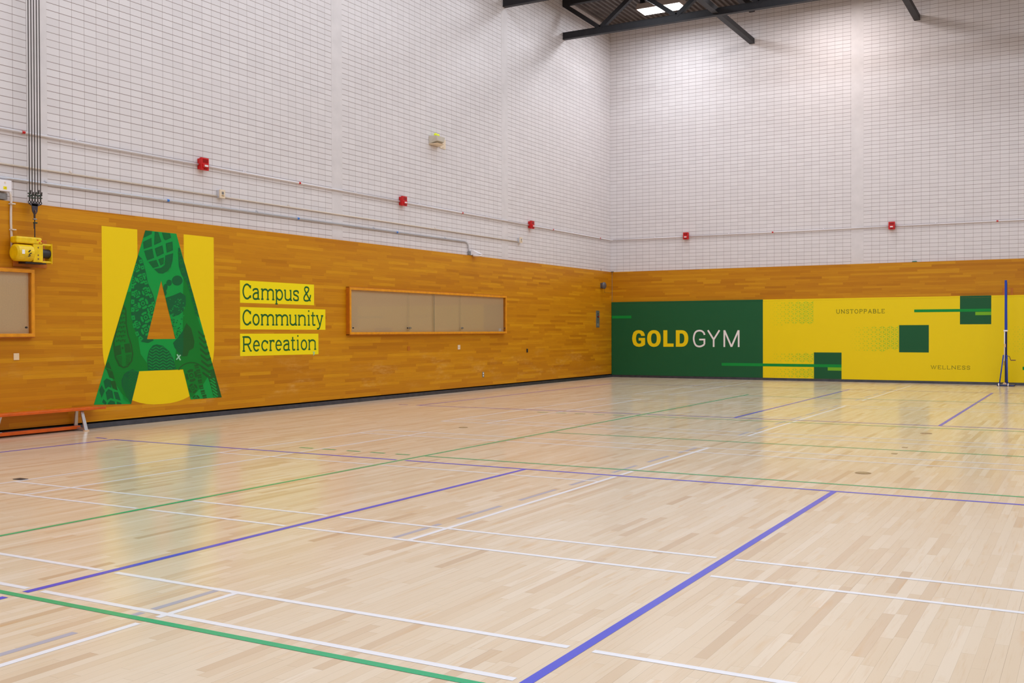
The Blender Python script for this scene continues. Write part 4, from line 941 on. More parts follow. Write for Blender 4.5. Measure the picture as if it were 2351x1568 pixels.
    'shoe': """1k 589 1266 520 1439 647 1785 621 1266;1k 589 1267 621 1266 617 1196;1k 621 1266 647 1785 647 1785 696 1694 628 1266;1k 621 1266 628 1266 617 1196;1k 628 1266 696 1694 703 1491 638 1266;1k 628 1266 638 1266 617 1196;1k 638 1266 703 1491 731 1343 671 1266;1k 638 1266 672 1266 617 1196;1k 671 1266 731 1343 761 1265;1k 672 1266 761 1265 792 1185 617 1196;1k 792 1185 820 1045 617 1196;1k 820 1045 796 934 617 1196;1k 796 934 720 856 617 1196;1k 720 856 637 835 617 1196;1k 637 835 547 876 617 1196;1k 547 876 482 997 617 1196;1k 482 997 457 1143 617 1196;1k 457 1143 451 1251 452 1253 617 1196;1k 457 1267 520 1439 589 1266;1k 452 1253 457 1267 589 1267 617 1196;2m 596 1266 541 1450 638 1748 620 1266;2m 596 1267 620 1266 617 1196;2m 620 1266 638 1748 673 1684 625 1266;2m 620 1266 625 1266 617 1196;2m 625 1266 673 1684 678 1491 632 1266;2m 625 1266 632 1266 617 1196;2m 632 1266 678 1491 706 1339 661 1266;2m 632 1266 661 1266 617 1196;2m 661 1266 706 1339 733 1265;2m 661 1266 733 1266 764 1179 617 1196;2m 764 1179 790 1049 617 1196;2m 790 1049 769 953 617 1196;2m 769 953 707 881 617 1196;2m 707 881 637 861 617 1196;2m 637 861 568 896 617 1196;2m 568 896 511 1006 617 1196;2m 511 1006 485 1143 617 1196;2m 485 1143 480 1243 617 1196;2m 487 1267 541 1450 596 1266;2m 480 1243 487 1267 596 1267 617 1196;3k 612 1689 626 1689 619 1708;3k 631 1730 662 1730 646 1689;3k 587 1622 607 1623 597 1649;3k 612 1663 644 1664 628 1623;3k 648 1623 679 1623 664 1664;3k 568 1570 578 1597 589 1597 573 1556;3k 593 1556 625 1557 609 1597;3k 630 1597 661 1597 645 1557;3k 547 1512 554 1530 571 1531 555 1490;3k 575 1490 606 1490 591 1531;3k 611 1531 643 1531 627 1490;3k 647 1490 678 1491 663 1531;3k 521 1424 552 1424 537 1464;3k 557 1464 588 1465 572 1424;3k 592 1424 624 1424 608 1465;3k 629 1465 660 1465 644 1424;3k 503 1358 534 1358 519 1399;3k 539 1399 570 1398 554 1358;3k 574 1358 605 1358 590 1398;3k 610 1398 641 1398 625 1358;3k 646 1358 677 1358 662 1398;3k 485 1333 516 1333 500 1293;3k 520 1292 551 1292 536 1333;3k 556 1333 587 1332 571 1292;3k 591 1292 623 1292 607 1332;3k 627 1332 659 1332 643 1292;3k 502 1227 533 1226 518 1267;3k 537 1267 569 1266 553 1226;3k 573 1226 604 1226 589 1266;3k 609 1266 640 1266 624 1225;3k 644 1225 676 1225 661 1266;3k 623 1721 688 1727 689 1720 621 1713;3k 598 1652 688 1661 689 1653 595 1644;3k 573 1583 687 1594 688 1587 570 1576;3k 548 1515 687 1528 688 1521 545 1508;3k 523 1447 686 1461 687 1454 520 1439;3k 507 1380 686 1395 686 1388 508 1373;3k 507 1314 685 1329 686 1321 508 1307;3k 506 1248 684 1262 685 1255 507 1241;3k 477 1161 584 1187 600 1049 504 1024;3k 651 1196 746 1204 781 1073 668 1063;3k 515 1011 609 1016 611 1007 520 1002;3k 677 1033 781 1038 779 1029 679 1024;3k 522 989 609 994 611 985 526 980;3k 676 1011 774 1016 772 1007 679 1002;3k 528 967 609 972 611 963 533 957;3k 676 989 767 994 765 985 678 979;3k 535 945 608 950 611 941 539 935;3k 676 967 760 972 758 963 678 957;3k 541 922 608 928 610 919 546 913;3k 676 944 753 950 751 941 678 935;3k 548 900 608 906 610 896 552 891;3k 676 922 746 928 744 918 678 913;3k 554 878 608 884 610 874 559 869;3k 676 900 739 906 737 896 678 891;4k 639 1137 636 1127 627 1121 616 1122 607 1128 603 1138 607 1147 616 1153 627 1153 636 1147""",
    'tread': """1k 320 892 326 909 372 945 425 826 328 861;1k 347 807 332 843 438 805;1k 347 806 439 803 479 683 385 714;1d 283 664 337 702 407 672 419 558 369 583 314 549;1k 393 663 486 659 529 516 441 554;1d 206 540 250 610 303 522 248 426;1d 320 500 368 546 434 516 459 396 404 417 345 384;1d 460 502 533 492 583 366 492 397;1d 300 325 258 362 280 406 334 349 319 324;1d 356 323 356 344 404 381 477 358 482 317;1d 518 315 510 356 587 333 597 311""",
    'oval sole': """1d 728 799 727 802 807 818 803 797;1d 729 793 802 790 771 619;1d 803 797 807 818 855 796;1d 802 790 872 788 899 776 771 619;1d 899 776 916 761 909 737 771 619;1d 909 737 770 303 770 303 771 619;1d 770 303 768 303 678 429 771 619;1d 678 429 605 571 771 619;1d 605 571 597 663 771 619;1d 597 663 647 753 771 619;1d 647 753 713 794 729 793 771 619;2m 650 726 636 657 642 656 656 725;2m 636 656 628 587 633 586 642 656;2m 628 587 624 517 630 516 633 586;2m 624 517 626 447 632 446 630 517;2m 626 446 634 376 640 376 632 447;2m 669 714 656 645 662 644 675 713;2m 656 645 648 575 653 574 662 644;2m 648 575 644 505 650 504 653 574;2m 644 505 646 434 652 434 650 504;2m 646 434 653 364 659 364 652 434;2m 688 702 676 633 681 632 694 701;2m 676 633 668 563 673 562 681 632;2m 668 563 665 493 670 492 673 562;2m 665 492 666 422 672 422 670 492;2m 666 422 673 352 679 352 672 422;2m 707 690 695 621 701 620 713 690;2m 695 621 688 551 694 550 701 620;2m 688 551 685 480 691 480 694 550;2m 685 480 687 410 692 410 691 480;2m 687 410 693 339 699 339 692 410;2m 727 679 715 609 721 608 732 678;2m 715 609 708 539 714 538 721 608;2m 708 538 705 468 711 468 714 538;2m 705 468 707 398 713 398 711 468;2m 707 398 713 327 718 327 713 398;2m 746 667 735 597 741 596 752 666;2m 735 597 728 526 734 526 741 596;2m 728 526 725 456 731 456 734 526;2m 725 456 727 385 733 385 731 456;2m 727 385 732 315 738 315 733 385;2m 723 731 769 770 762 776 716 737;2m 761 771 784 737 792 740 769 775;2m 791 736 837 775 831 781 784 741;2m 830 776 857 742 865 745 838 780;2m 865 741 902 773 895 778 858 746;2m 727 691 773 729 766 735 720 696;2m 765 730 788 696 796 699 773 734;2m 796 695 837 735 830 740 788 700;2m 830 735 857 701 865 704 837 739;2m 864 700 902 732 895 737 858 705;2m 731 650 777 688 770 694 724 655;2m 770 689 792 655 800 658 778 693;2m 800 654 837 694 830 698 793 659;2m 829 694 857 659 865 663 837 698;2m 864 659 891 682 895 695 894 696 857 664;2m 735 609 781 647 775 653 729 614;2m 774 648 796 614 804 617 782 652;2m 804 613 837 653 829 657 797 618;2m 829 653 856 618 864 622 837 657;2m 864 618 873 626 878 641 857 623;2m 739 568 785 606 779 612 733 573;2m 778 607 801 573 809 576 786 611;2m 809 573 837 612 829 616 801 576;2m 829 612 856 577 858 578 860 586 836 616;2m 744 527 790 565 783 571 737 532;2m 782 566 805 532 813 535 790 570;2m 813 532 836 571 828 575 805 535;2m 828 571 848 546 851 556 836 575;2m 748 486 794 524 787 529 741 491;2m 787 525 809 491 817 494 795 528;2m 817 491 836 531 828 534 809 494;2m 828 530 838 517 842 527 836 534""",
    'heel': """1d 1257 1182 1378 1160 1500 1073 1586 951 1637 786 1159 789 1086 791 1073 964 1112 1095 1184 1166;2l 1153 1122 1167 1114 1175 1123 1162 1130;2l 1181 1114 1242 1144 1235 1153 1174 1123;2l 1241 1144 1302 1112 1310 1121 1249 1153;2l 1316 1112 1378 1142 1370 1151 1309 1121;2l 1382 1147 1377 1142 1424 1117;2l 1123 1092 1167 1069 1174 1078 1131 1101;2l 1181 1068 1242 1098 1234 1107 1174 1078;2l 1241 1098 1302 1066 1309 1075 1249 1107;2l 1316 1066 1377 1096 1370 1105 1308 1075;2l 1377 1096 1438 1063 1446 1073 1384 1105;2l 1453 1063 1481 1077 1470 1085 1445 1073;2l 1114 1063 1111 1053 1167 1023 1174 1032 1114 1064;2l 1181 1023 1241 1052 1234 1062 1173 1032;2l 1241 1052 1301 1020 1309 1029 1248 1061;2l 1315 1020 1377 1050 1370 1059 1308 1029;2l 1376 1050 1438 1017 1446 1026 1384 1059;2l 1452 1017 1509 1044 1502 1054 1445 1026;2l 1096 1004 1107 1010 1100 1018;2l 1106 1010 1166 978 1174 987 1114 1019;2l 1180 977 1241 1007 1234 1016 1173 987;2l 1240 1007 1301 974 1308 983 1248 1016;2l 1315 974 1377 1004 1369 1013 1308 983;2l 1376 1004 1437 971 1445 980 1384 1013;2l 1452 971 1514 1000 1507 1010 1444 980;2l 1514 1000 1555 979 1540 1000 1522 1010;2l 1085 967 1086 954 1107 964 1100 974 1085 967;2l 1106 964 1166 932 1173 941 1114 973;2l 1180 932 1241 961 1233 970 1173 941;2l 1240 961 1300 928 1308 938 1247 970;2l 1315 928 1376 958 1369 967 1307 938;2l 1376 958 1437 925 1445 934 1383 967;2l 1452 924 1514 954 1506 964 1444 934;2l 1513 954 1576 921 1581 927 1579 933 1521 963;2l 1089 911 1106 919 1099 928 1088 923;2l 1106 919 1165 887 1173 896 1113 928;2l 1179 886 1240 915 1233 925 1172 896;2l 1239 915 1300 883 1308 892 1247 924;2l 1314 882 1376 911 1368 921 1307 892;2l 1375 911 1437 879 1444 888 1383 921;2l 1451 878 1514 908 1506 917 1444 888;2l 1513 908 1575 875 1583 884 1521 917;2l 1590 874 1596 877 1592 888 1582 884;2l 1092 867 1106 874 1099 883 1091 879;2l 1105 874 1165 841 1172 850 1113 883;2l 1179 841 1240 870 1232 879 1172 850;2l 1239 870 1300 837 1307 846 1247 879;2l 1314 836 1376 865 1368 875 1306 846;2l 1375 865 1436 832 1444 841 1382 875;2l 1451 832 1513 861 1506 871 1443 841;2l 1513 861 1575 828 1583 837 1520 870;2l 1590 827 1609 836 1605 848 1582 837;2l 1095 823 1106 828 1098 838 1095 836;2l 1105 828 1155 801 1169 801 1172 804 1112 837;2l 1174 801 1190 801 1239 824 1232 833 1171 804;2l 1239 824 1282 800 1307 800 1307 800 1246 833;2l 1306 800 1333 800 1375 819 1368 829 1306 800;2l 1374 819 1412 799 1437 799 1382 828;2l 1479 799 1513 815 1505 824 1451 799;2l 1512 815 1543 798 1568 798 1520 824;2l 1620 798 1618 807 1598 798""",
    'footprint': """1d 1780 2177 1779 2173 1564 2165 1564 2169 1569 2193 1585 2215 1608 2233 1639 2246 1672 2251 1706 2249 1736 2239 1760 2223 1775 2201;1d 1779 2173 1775 2153 1759 2131 1735 2112 1704 2100 1671 2095 1637 2098 1607 2108 1584 2124 1569 2145 1564 2165;1d 1468 2161 1471 2164 1488 2175 1509 2180 1530 2177 1548 2167 1550 2164;1d 1563 2134 1559 2115 1547 2099 1529 2088 1508 2083 1488 2086 1470 2096 1458 2111 1454 2129 1459 2148 1468 2161 1550 2164 1559 2152;1d 1475 2051 1465 2027 1449 2008 1430 1999 1412 2001 1398 2014 1391 2035 1393 2060 1403 2084 1419 2103 1438 2112 1456 2111 1470 2098 1477 2077;1d 1458 1972 1454 1953 1444 1938 1429 1930 1423 1929 1401 2004 1413 2012 1430 2012 1444 2004 1455 1990;1d 1468 1784 1444 1864 1440 1898 1647 1796;1d 1440 1898 1582 1937 1647 1796;1d 1582 1937 1733 1992 1647 1796;1d 1733 1992 1840 1938 1647 1796;1d 1840 1938 1844 1810 1647 1796;1d 1844 1810 1794 1701 1647 1796;1d 1794 1701 1705 1641 1647 1796;1d 1705 1641 1584 1607 1647 1796;1d 1584 1607 1506 1657 1506 1659 1647 1796;1d 1506 1659 1468 1784 1647 1796;1d 1612 1125 1580 1203 1804 1199;1d 1653 1265 1677 1284 1707 1264;1d 1580 1203 1648 1260 1714 1259 1804 1199;1d 1707 1264 1677 1284 1779 1387 1796 1263;1d 1714 1259 1796 1259 1804 1199;1d 1796 1263 1779 1387 1852 1511 1814 1262;1d 1796 1259 1813 1259 1804 1199;1d 1814 1262 1852 1511 1949 1427 1844 1262;1d 1813 1259 1842 1259 1804 1199;1d 1844 1262 1949 1427 2004 1260;1d 1842 1259 2005 1258 2018 1218 1804 1199;1d 2018 1218 1996 1115 1804 1199;1d 1996 1115 1905 1077 1804 1199;1d 1905 1077 1865 993 1804 1199;1d 1865 993 1763 986 1804 1199;1d 1763 986 1667 1062 1804 1199;1d 1667 1062 1612 1125 1804 1199;2k 1788 1263 1789 1387 1852 1511 1949 1427 2004 1260;2k 1788 1259 2005 1258 2018 1218 1996 1115 1905 1077 1865 993 1763 990 1787 1123;2l 1585 1723 1579 1714 1571 1714 1570 1725 1576 1734 1584 1734;2l 1537 1881 1535 1872 1524 1869 1516 1874 1518 1882 1528 1885;2l 1823 1748 1814 1740 1803 1741 1800 1751 1808 1759 1819 1758;2l 1561 1694 1552 1687 1541 1690 1540 1700 1549 1708 1560 1705;2l 1722 1869 1720 1859 1710 1856 1701 1864 1703 1875 1713 1878;2l 1521 1627 1517 1623 1513 1637 1517 1641 1525 1638;2l 1731 1617 1728 1604 1720 1604 1715 1615 1718 1627 1726 1628;2l 1797 1631 1797 1624 1792 1622 1786 1627 1786 1634 1791 1636;2l 1812 1760 1807 1752 1797 1752 1792 1759 1797 1767 1807 1767;2l 1631 1777 1620 1771 1612 1774 1615 1785 1626 1792 1634 1788;2l 1724 1612 1714 1599 1703 1601 1701 1616 1711 1628 1723 1626;2l 1566 1631 1558 1619 1546 1619 1542 1632 1550 1645 1562 1644;2l 1735 1827 1733 1816 1723 1813 1713 1821 1715 1832 1726 1835;2l 1535 1629 1526 1626 1515 1630 1513 1634 1513 1637 1521 1640 1532 1637;2l 1637 1837 1627 1828 1620 1831 1625 1842 1635 1851 1642 1849;2l 1524 1704 1524 1692 1519 1691 1513 1702 1513 1713 1518 1714;2l 1783 1601 1783 1587 1774 1585 1766 1597 1765 1611 1774 1613;2l 1534 1708 1532 1701 1527 1700 1523 1706 1525 1713 1530 1714;2l 1698 1841 1699 1828 1694 1827 1687 1838 1686 1851 1691 1852;2l 1807 1624 1802 1615 1794 1615 1791 1624 1795 1633 1803 1633;2l 1709 1707 1698 1700 1690 1704 1694 1715 1706 1722 1713 1718;2l 1670 1761 1667 1753 1657 1750 1650 1756 1653 1764 1663 1766;2l 1815 1736 1811 1730 1802 1729 1796 1734 1800 1739 1809 1740;2l 1691 1884 1695 1873 1687 1869 1675 1875 1672 1885 1680 1890;2l 1707 1747 1699 1740 1689 1742 1687 1751 1695 1758 1705 1756;2l 1737 1877 1726 1870 1722 1872 1728 1882 1739 1890 1743 1887;2l 1591 1751 1588 1743 1579 1741 1572 1748 1575 1756 1584 1758;2l 1610 1777 1607 1769 1598 1767 1591 1774 1594 1782 1604 1784;2l 1752 1881 1751 1869 1742 1867 1734 1876 1735 1888 1744 1890;2l 1579 1649 1576 1642 1569 1642 1565 1648 1568 1655 1575 1655;2l 1726 1854 1718 1848 1712 1850 1713 1858 1721 1864 1728 1862;2l 1644 1633 1639 1626 1633 1627 1632 1635 1637 1642 1643 1641;2l 1784 1755 1780 1749 1773 1749 1770 1755 1774 1761 1781 1761;2l 1573 1650 1570 1643 1560 1640 1552 1645 1555 1652 1565 1655;2l 1762 1703 1762 1694 1752 1689 1742 1694 1742 1703 1752 1707;2l 1600 1652 1598 1644 1591 1643 1586 1651 1589 1659 1596 1660;2l 1643 1770 1643 1762 1634 1756 1624 1758 1623 1766 1633 1772;2l 1804 1623 1792 1619 1782 1624 1784 1634 1796 1639 1806 1633;2l 1801 1821 1792 1810 1782 1811 1780 1824 1789 1835 1799 1833;2l 1670 1803 1672 1796 1666 1793 1658 1797 1656 1804 1662 1807;2l 1695 1797 1686 1794 1677 1799 1676 1805 1685 1808 1694 1804;2l 1728 1614 1720 1602 1709 1603 1705 1616 1712 1628 1724 1627;2l 1515 1664 1510 1657 1506 1657 1504 1667 1508 1672 1514 1671;2l 1677 1766 1674 1755 1662 1753 1654 1761 1657 1772 1669 1775;2l 1589 1633 1588 1621 1580 1620 1573 1630 1574 1642 1582 1644;2l 1575 1723 1567 1719 1557 1722 1555 1730 1563 1734 1574 1731;1d 1772 1299 1765 1297 1752 1299 1746 1303 1753 1305 1767 1303;1d 1755 1575 1751 1569 1743 1569 1739 1575 1744 1581 1751 1581;1d 1651 1428 1648 1422 1638 1416 1630 1416 1633 1422 1643 1427;1d 1576 1545 1566 1535 1561 1537 1566 1549 1576 1558 1581 1556;1d 1702 1382 1699 1377 1691 1375 1685 1379 1688 1385 1696 1386;1d 1593 1459 1590 1448 1579 1447 1572 1456 1575 1467 1586 1468;1d 1740 1368 1735 1361 1726 1361 1721 1367 1726 1374 1735 1374;1d 1719 1444 1717 1436 1705 1432 1696 1437 1699 1446 1710 1449;1d 1672 1342 1670 1335 1665 1334 1661 1341 1663 1348 1669 1349;1d 1758 1259 1757 1251 1747 1242 1739 1245 1741 1257 1743 1259;1d 1608 1424 1602 1414 1596 1415 1596 1426 1602 1435 1608 1434;1d 1763 1305 1756 1296 1744 1297 1739 1307 1746 1316 1758 1315;1d 1557 1560 1560 1550 1555 1548 1546 1556 1543 1567 1548 1569;1d 1747 1253 1750 1243 1742 1237 1729 1243 1726 1254 1735 1259;1d 1734 1405 1727 1402 1715 1405 1711 1411 1719 1414 1731 1410;1d 1772 1568 1764 1562 1756 1565 1757 1574 1766 1580 1773 1577;1d 1605 1525 1598 1518 1591 1520 1591 1529 1599 1536 1606 1534;1d 1643 1461 1639 1454 1630 1453 1625 1459 1628 1466 1637 1466;1d 1666 1366 1664 1359 1652 1354 1642 1355 1645 1362 1657 1367;1d 1726 1264 1707 1264 1715 1269 1725 1267;1d 1727 1259 1727 1259 1719 1253 1709 1256 1708 1259;1d 1591 1497 1591 1488 1584 1487 1578 1494 1579 1503 1585 1504;1d 1608 1340 1604 1338 1601 1348 1603 1347;1d 1647 1288 1645 1281 1635 1278 1627 1281 1629 1288 1639 1291;1d 1622 1313 1619 1302 1615 1302 1610 1318 1612 1325 1618 1325;1d 1696 1423 1688 1413 1675 1414 1669 1424 1677 1434 1690 1433;1d 1666 1329 1657 1324 1644 1328 1641 1336 1650 1341 1663 1337;1d 1777 1422 1771 1418 1764 1419 1762 1425 1768 1430 1775 1428;1d 1712 1251 1709 1243 1696 1239 1687 1242 1690 1249 1703 1253;1d 1612 1520 1600 1513 1590 1518 1592 1529 1604 1536 1615 1531;1d 1574 1560 1569 1553 1556 1551 1548 1556 1553 1563 1567 1565;1d 1683 1349 1681 1343 1676 1342 1672 1348 1674 1355 1679 1355;1d 1667 1518 1664 1506 1653 1505 1645 1515 1649 1527 1659 1528;1d 1677 1552 1680 1543 1673 1540 1664 1546 1661 1555 1668 1559;1d 1757 1265 1756 1263 1745 1263 1745 1275 1751 1275;1d 1756 1259 1756 1253 1750 1252 1747 1259;1d 1731 1318 1725 1309 1717 1311 1715 1320 1722 1328 1730 1327;1d 1745 1495 1735 1484 1723 1487 1721 1499 1730 1509 1743 1507;1d 1678 1549 1671 1544 1661 1546 1659 1554 1666 1559 1676 1556;1d 1708 1387 1703 1379 1696 1380 1695 1389 1700 1397 1707 1396;1d 1586 1472 1579 1464 1567 1464 1564 1470 1562 1474 1569 1481 1581 1480;1d 1701 1431 1701 1425 1694 1421 1687 1424 1687 1429 1694 1433;1d 1720 1322 1717 1311 1707 1310 1699 1318 1702 1329 1713 1330;1d 1617 1454 1610 1450 1596 1450 1590 1454 1596 1458 1610 1458;1d 1675 1317 1678 1307 1671 1303 1660 1311 1657 1321 1665 1325;1d 1611 1554 1604 1546 1598 1547 1599 1557 1606 1566 1612 1565;1d 1593 1521 1583 1513 1575 1516 1576 1527 1586 1534 1594 1531;1d 1724 1381 1725 1374 1719 1372 1712 1377 1712 1384 1718 1386;1d 1672 1385 1666 1381 1659 1383 1659 1389 1665 1393 1671 1391;1d 1682 1380 1673 1370 1662 1372 1660 1384 1670 1394 1681 1392;1d 1661 1522 1655 1519 1645 1519 1640 1522 1645 1526 1655 1526;1d 1703 1428 1691 1420 1681 1424 1685 1436 1697 1444 1706 1440;1d 1607 1566 1605 1554 1595 1552 1586 1562 1588 1573 1598 1575;1d 1754 1341 1748 1331 1742 1331 1741 1342 1746 1352 1752 1352;1d 1772 1330 1763 1326 1752 1330 1749 1338 1758 1341 1770 1337;1d 1771 1281 1766 1271 1757 1271 1752 1281 1757 1291 1766 1291;1d 1572 1578 1573 1573 1567 1571 1562 1574 1562 1579 1567 1582;1d 1668 1338 1661 1333 1650 1334 1647 1342 1654 1348 1664 1346""",
    'side sole': """1d 1696 2685 1726 2687 1788 2534 1695 2568;1d 1695 2568 1788 2534 1839 2406 1861 2343 1706 2393;1d 1706 2393 1861 2343 1911 2206 1920 2179 1866 2177 1761 2269;1d 1920 2179 1944 2109 1866 2177;1d 1839 2176 1761 2269 1866 2177;1d 1839 2176 1866 2177 1944 2109 1990 1986 1995 1973 1857 2155;1d 1857 2155 1995 1973 2049 1822 1933 1990;1d 1933 1990 2049 1822 2087 1716 1989 1813;1d 1989 1813 2087 1716 2088 1716 2118 1597 2053 1646;2m 1682 2610 1747 2630 1774 2569 1708 2548;3d 1748 2591 1742 2576 1728 2570 1713 2575 1708 2588 1714 2602 1728 2609 1742 2604;3d 1698 2605 1763 2580 1758 2573 1693 2598;3d 1704 2565 1743 2618 1752 2614 1713 2561;2m 1707 2494 1772 2515 1798 2453 1733 2433;3d 1773 2475 1767 2461 1752 2454 1738 2459 1732 2472 1738 2487 1752 2493 1767 2488;3d 1722 2490 1788 2464 1783 2457 1717 2483;3d 1729 2449 1767 2502 1776 2498 1737 2445;2m 1733 2359 1799 2379 1825 2317 1760 2297;3d 1800 2339 1793 2325 1779 2318 1765 2323 1759 2337 1765 2351 1779 2358 1794 2353;3d 1749 2355 1815 2328 1810 2321 1744 2348;3d 1755 2313 1794 2366 1803 2363 1764 2310;2m 1820 2175 1796 2231 1862 2250 1888 2188 1849 2176;2m 1820 2175 1849 2176 1822 2169;3d 1863 2210 1856 2196 1842 2190 1827 2195 1822 2209 1828 2223 1842 2229 1857 2224;3d 1811 2226 1878 2200 1873 2193 1806 2219;3d 1818 2185 1857 2238 1866 2234 1827 2181;2m 1867 2106 1933 2125 1960 2062 1893 2043;3d 1934 2085 1928 2071 1913 2064 1898 2070 1892 2083 1899 2098 1913 2104 1928 2099;3d 1882 2101 1949 2074 1944 2067 1877 2094;3d 1889 2060 1928 2112 1937 2109 1898 2056;2m 1925 1986 1984 2002 2007 1938 1952 1923;3d 1993 1964 1986 1950 1972 1944 1957 1949 1951 1963 1957 1977 1972 1983 1987 1978;3d 1941 1981 2001 1956 2004 1948 2003 1946 1935 1974;3d 1948 1939 1987 1992 1988 1991 1992 1982 1957 1935;2m 1968 1837 2035 1855 2051 1818 2061 1791 1995 1773;3d 2036 1814 2030 1800 2015 1794 2000 1800 1994 1814 2000 1828 2015 1834 2030 1828;3d 1984 1832 2051 1803 2046 1796 1978 1825;3d 1991 1790 2030 1842 2039 1838 2000 1786;2m 2011 1695 2078 1712 2106 1648 2038 1631;3d 2079 1672 2073 1658 2058 1652 2043 1657 2037 1671 2043 1685 2058 1692 2073 1686;3d 2027 1690 2095 1661 2090 1654 2022 1683;3d 2034 1647 2074 1700 2083 1696 2043 1644""",
    'chevron sole': """1m 2137 1258 2121 1297 2170 1431 2196 1257;1m 2137 1257 2196 1256 2233 1015;1m 2196 1257 2170 1431 2238 1256;1m 2196 1256 2238 1256 2261 1196 2233 1015;1m 2261 1196 2419 761 2417 761 2233 1015;1m 2417 761 2273 765 2233 1015;1m 2417 762 2420 757 2292 647 2273 766;1m 2273 765 2207 766 2186 795 2233 1015;1m 2273 766 2292 647 2205 769;1m 2186 795 2113 978 2233 1015;1m 2113 978 2088 1138 2233 1015;1m 2113 1258 2121 1297 2137 1258;1m 2088 1138 2113 1257 2137 1257 2233 1015;2k 2095 1397 2095 1363 2200 1272 2201 1317;2k 2228 1327 2201 1317 2200 1272 2241 1290;2k 2172 1257 2108 1303 2108 1269 2122 1258;2k 2173 1256 2123 1257 2221 1178 2221 1222;2k 2260 1236 2221 1222 2221 1178 2274 1199;2k 2120 1209 2120 1175 2242 1083 2242 1127;2k 2293 1145 2242 1127 2242 1083 2307 1108;2k 2133 1115 2132 1081 2262 988 2263 1033;2k 2326 1053 2263 1033 2262 988 2340 1015;2k 2145 1021 2145 987 2283 893 2283 937;2k 2360 960 2283 937 2283 893 2373 923;2k 2158 927 2157 892 2304 798 2304 842;2k 2393 867 2304 842 2304 798 2407 830;2k 2293 764 2170 832 2170 798 2222 766;2k 2290 766 2218 768 2325 702 2325 746;2k 2432 761 2427 773 2384 762;2k 2432 761 2386 763 2325 746 2325 702 2441 736;2k 2183 737 2182 703 2346 606 2346 651;2k 2461 679 2346 651 2346 606 2475 641;1k 2364 486 2297 647 2445 462;1k 2297 647 2433 756 2434 754 2445 462;1k 2434 754 2597 303 2445 462;1k 2597 303 2598 298 2431 299 2445 462;1k 2431 299 2427 299 2364 486 2445 462;2l 2311 660 2330 676 2455 606 2438 586;2l 2327 605 2346 620 2468 550 2451 531;2l 2342 550 2362 565 2481 495 2465 475;2l 2358 494 2377 510 2494 439 2478 419;2l 2374 439 2393 454 2508 383 2491 364;2l 2390 383 2409 399 2521 327 2504 308;2l 2448 299 2406 328 2425 343 2492 299""",
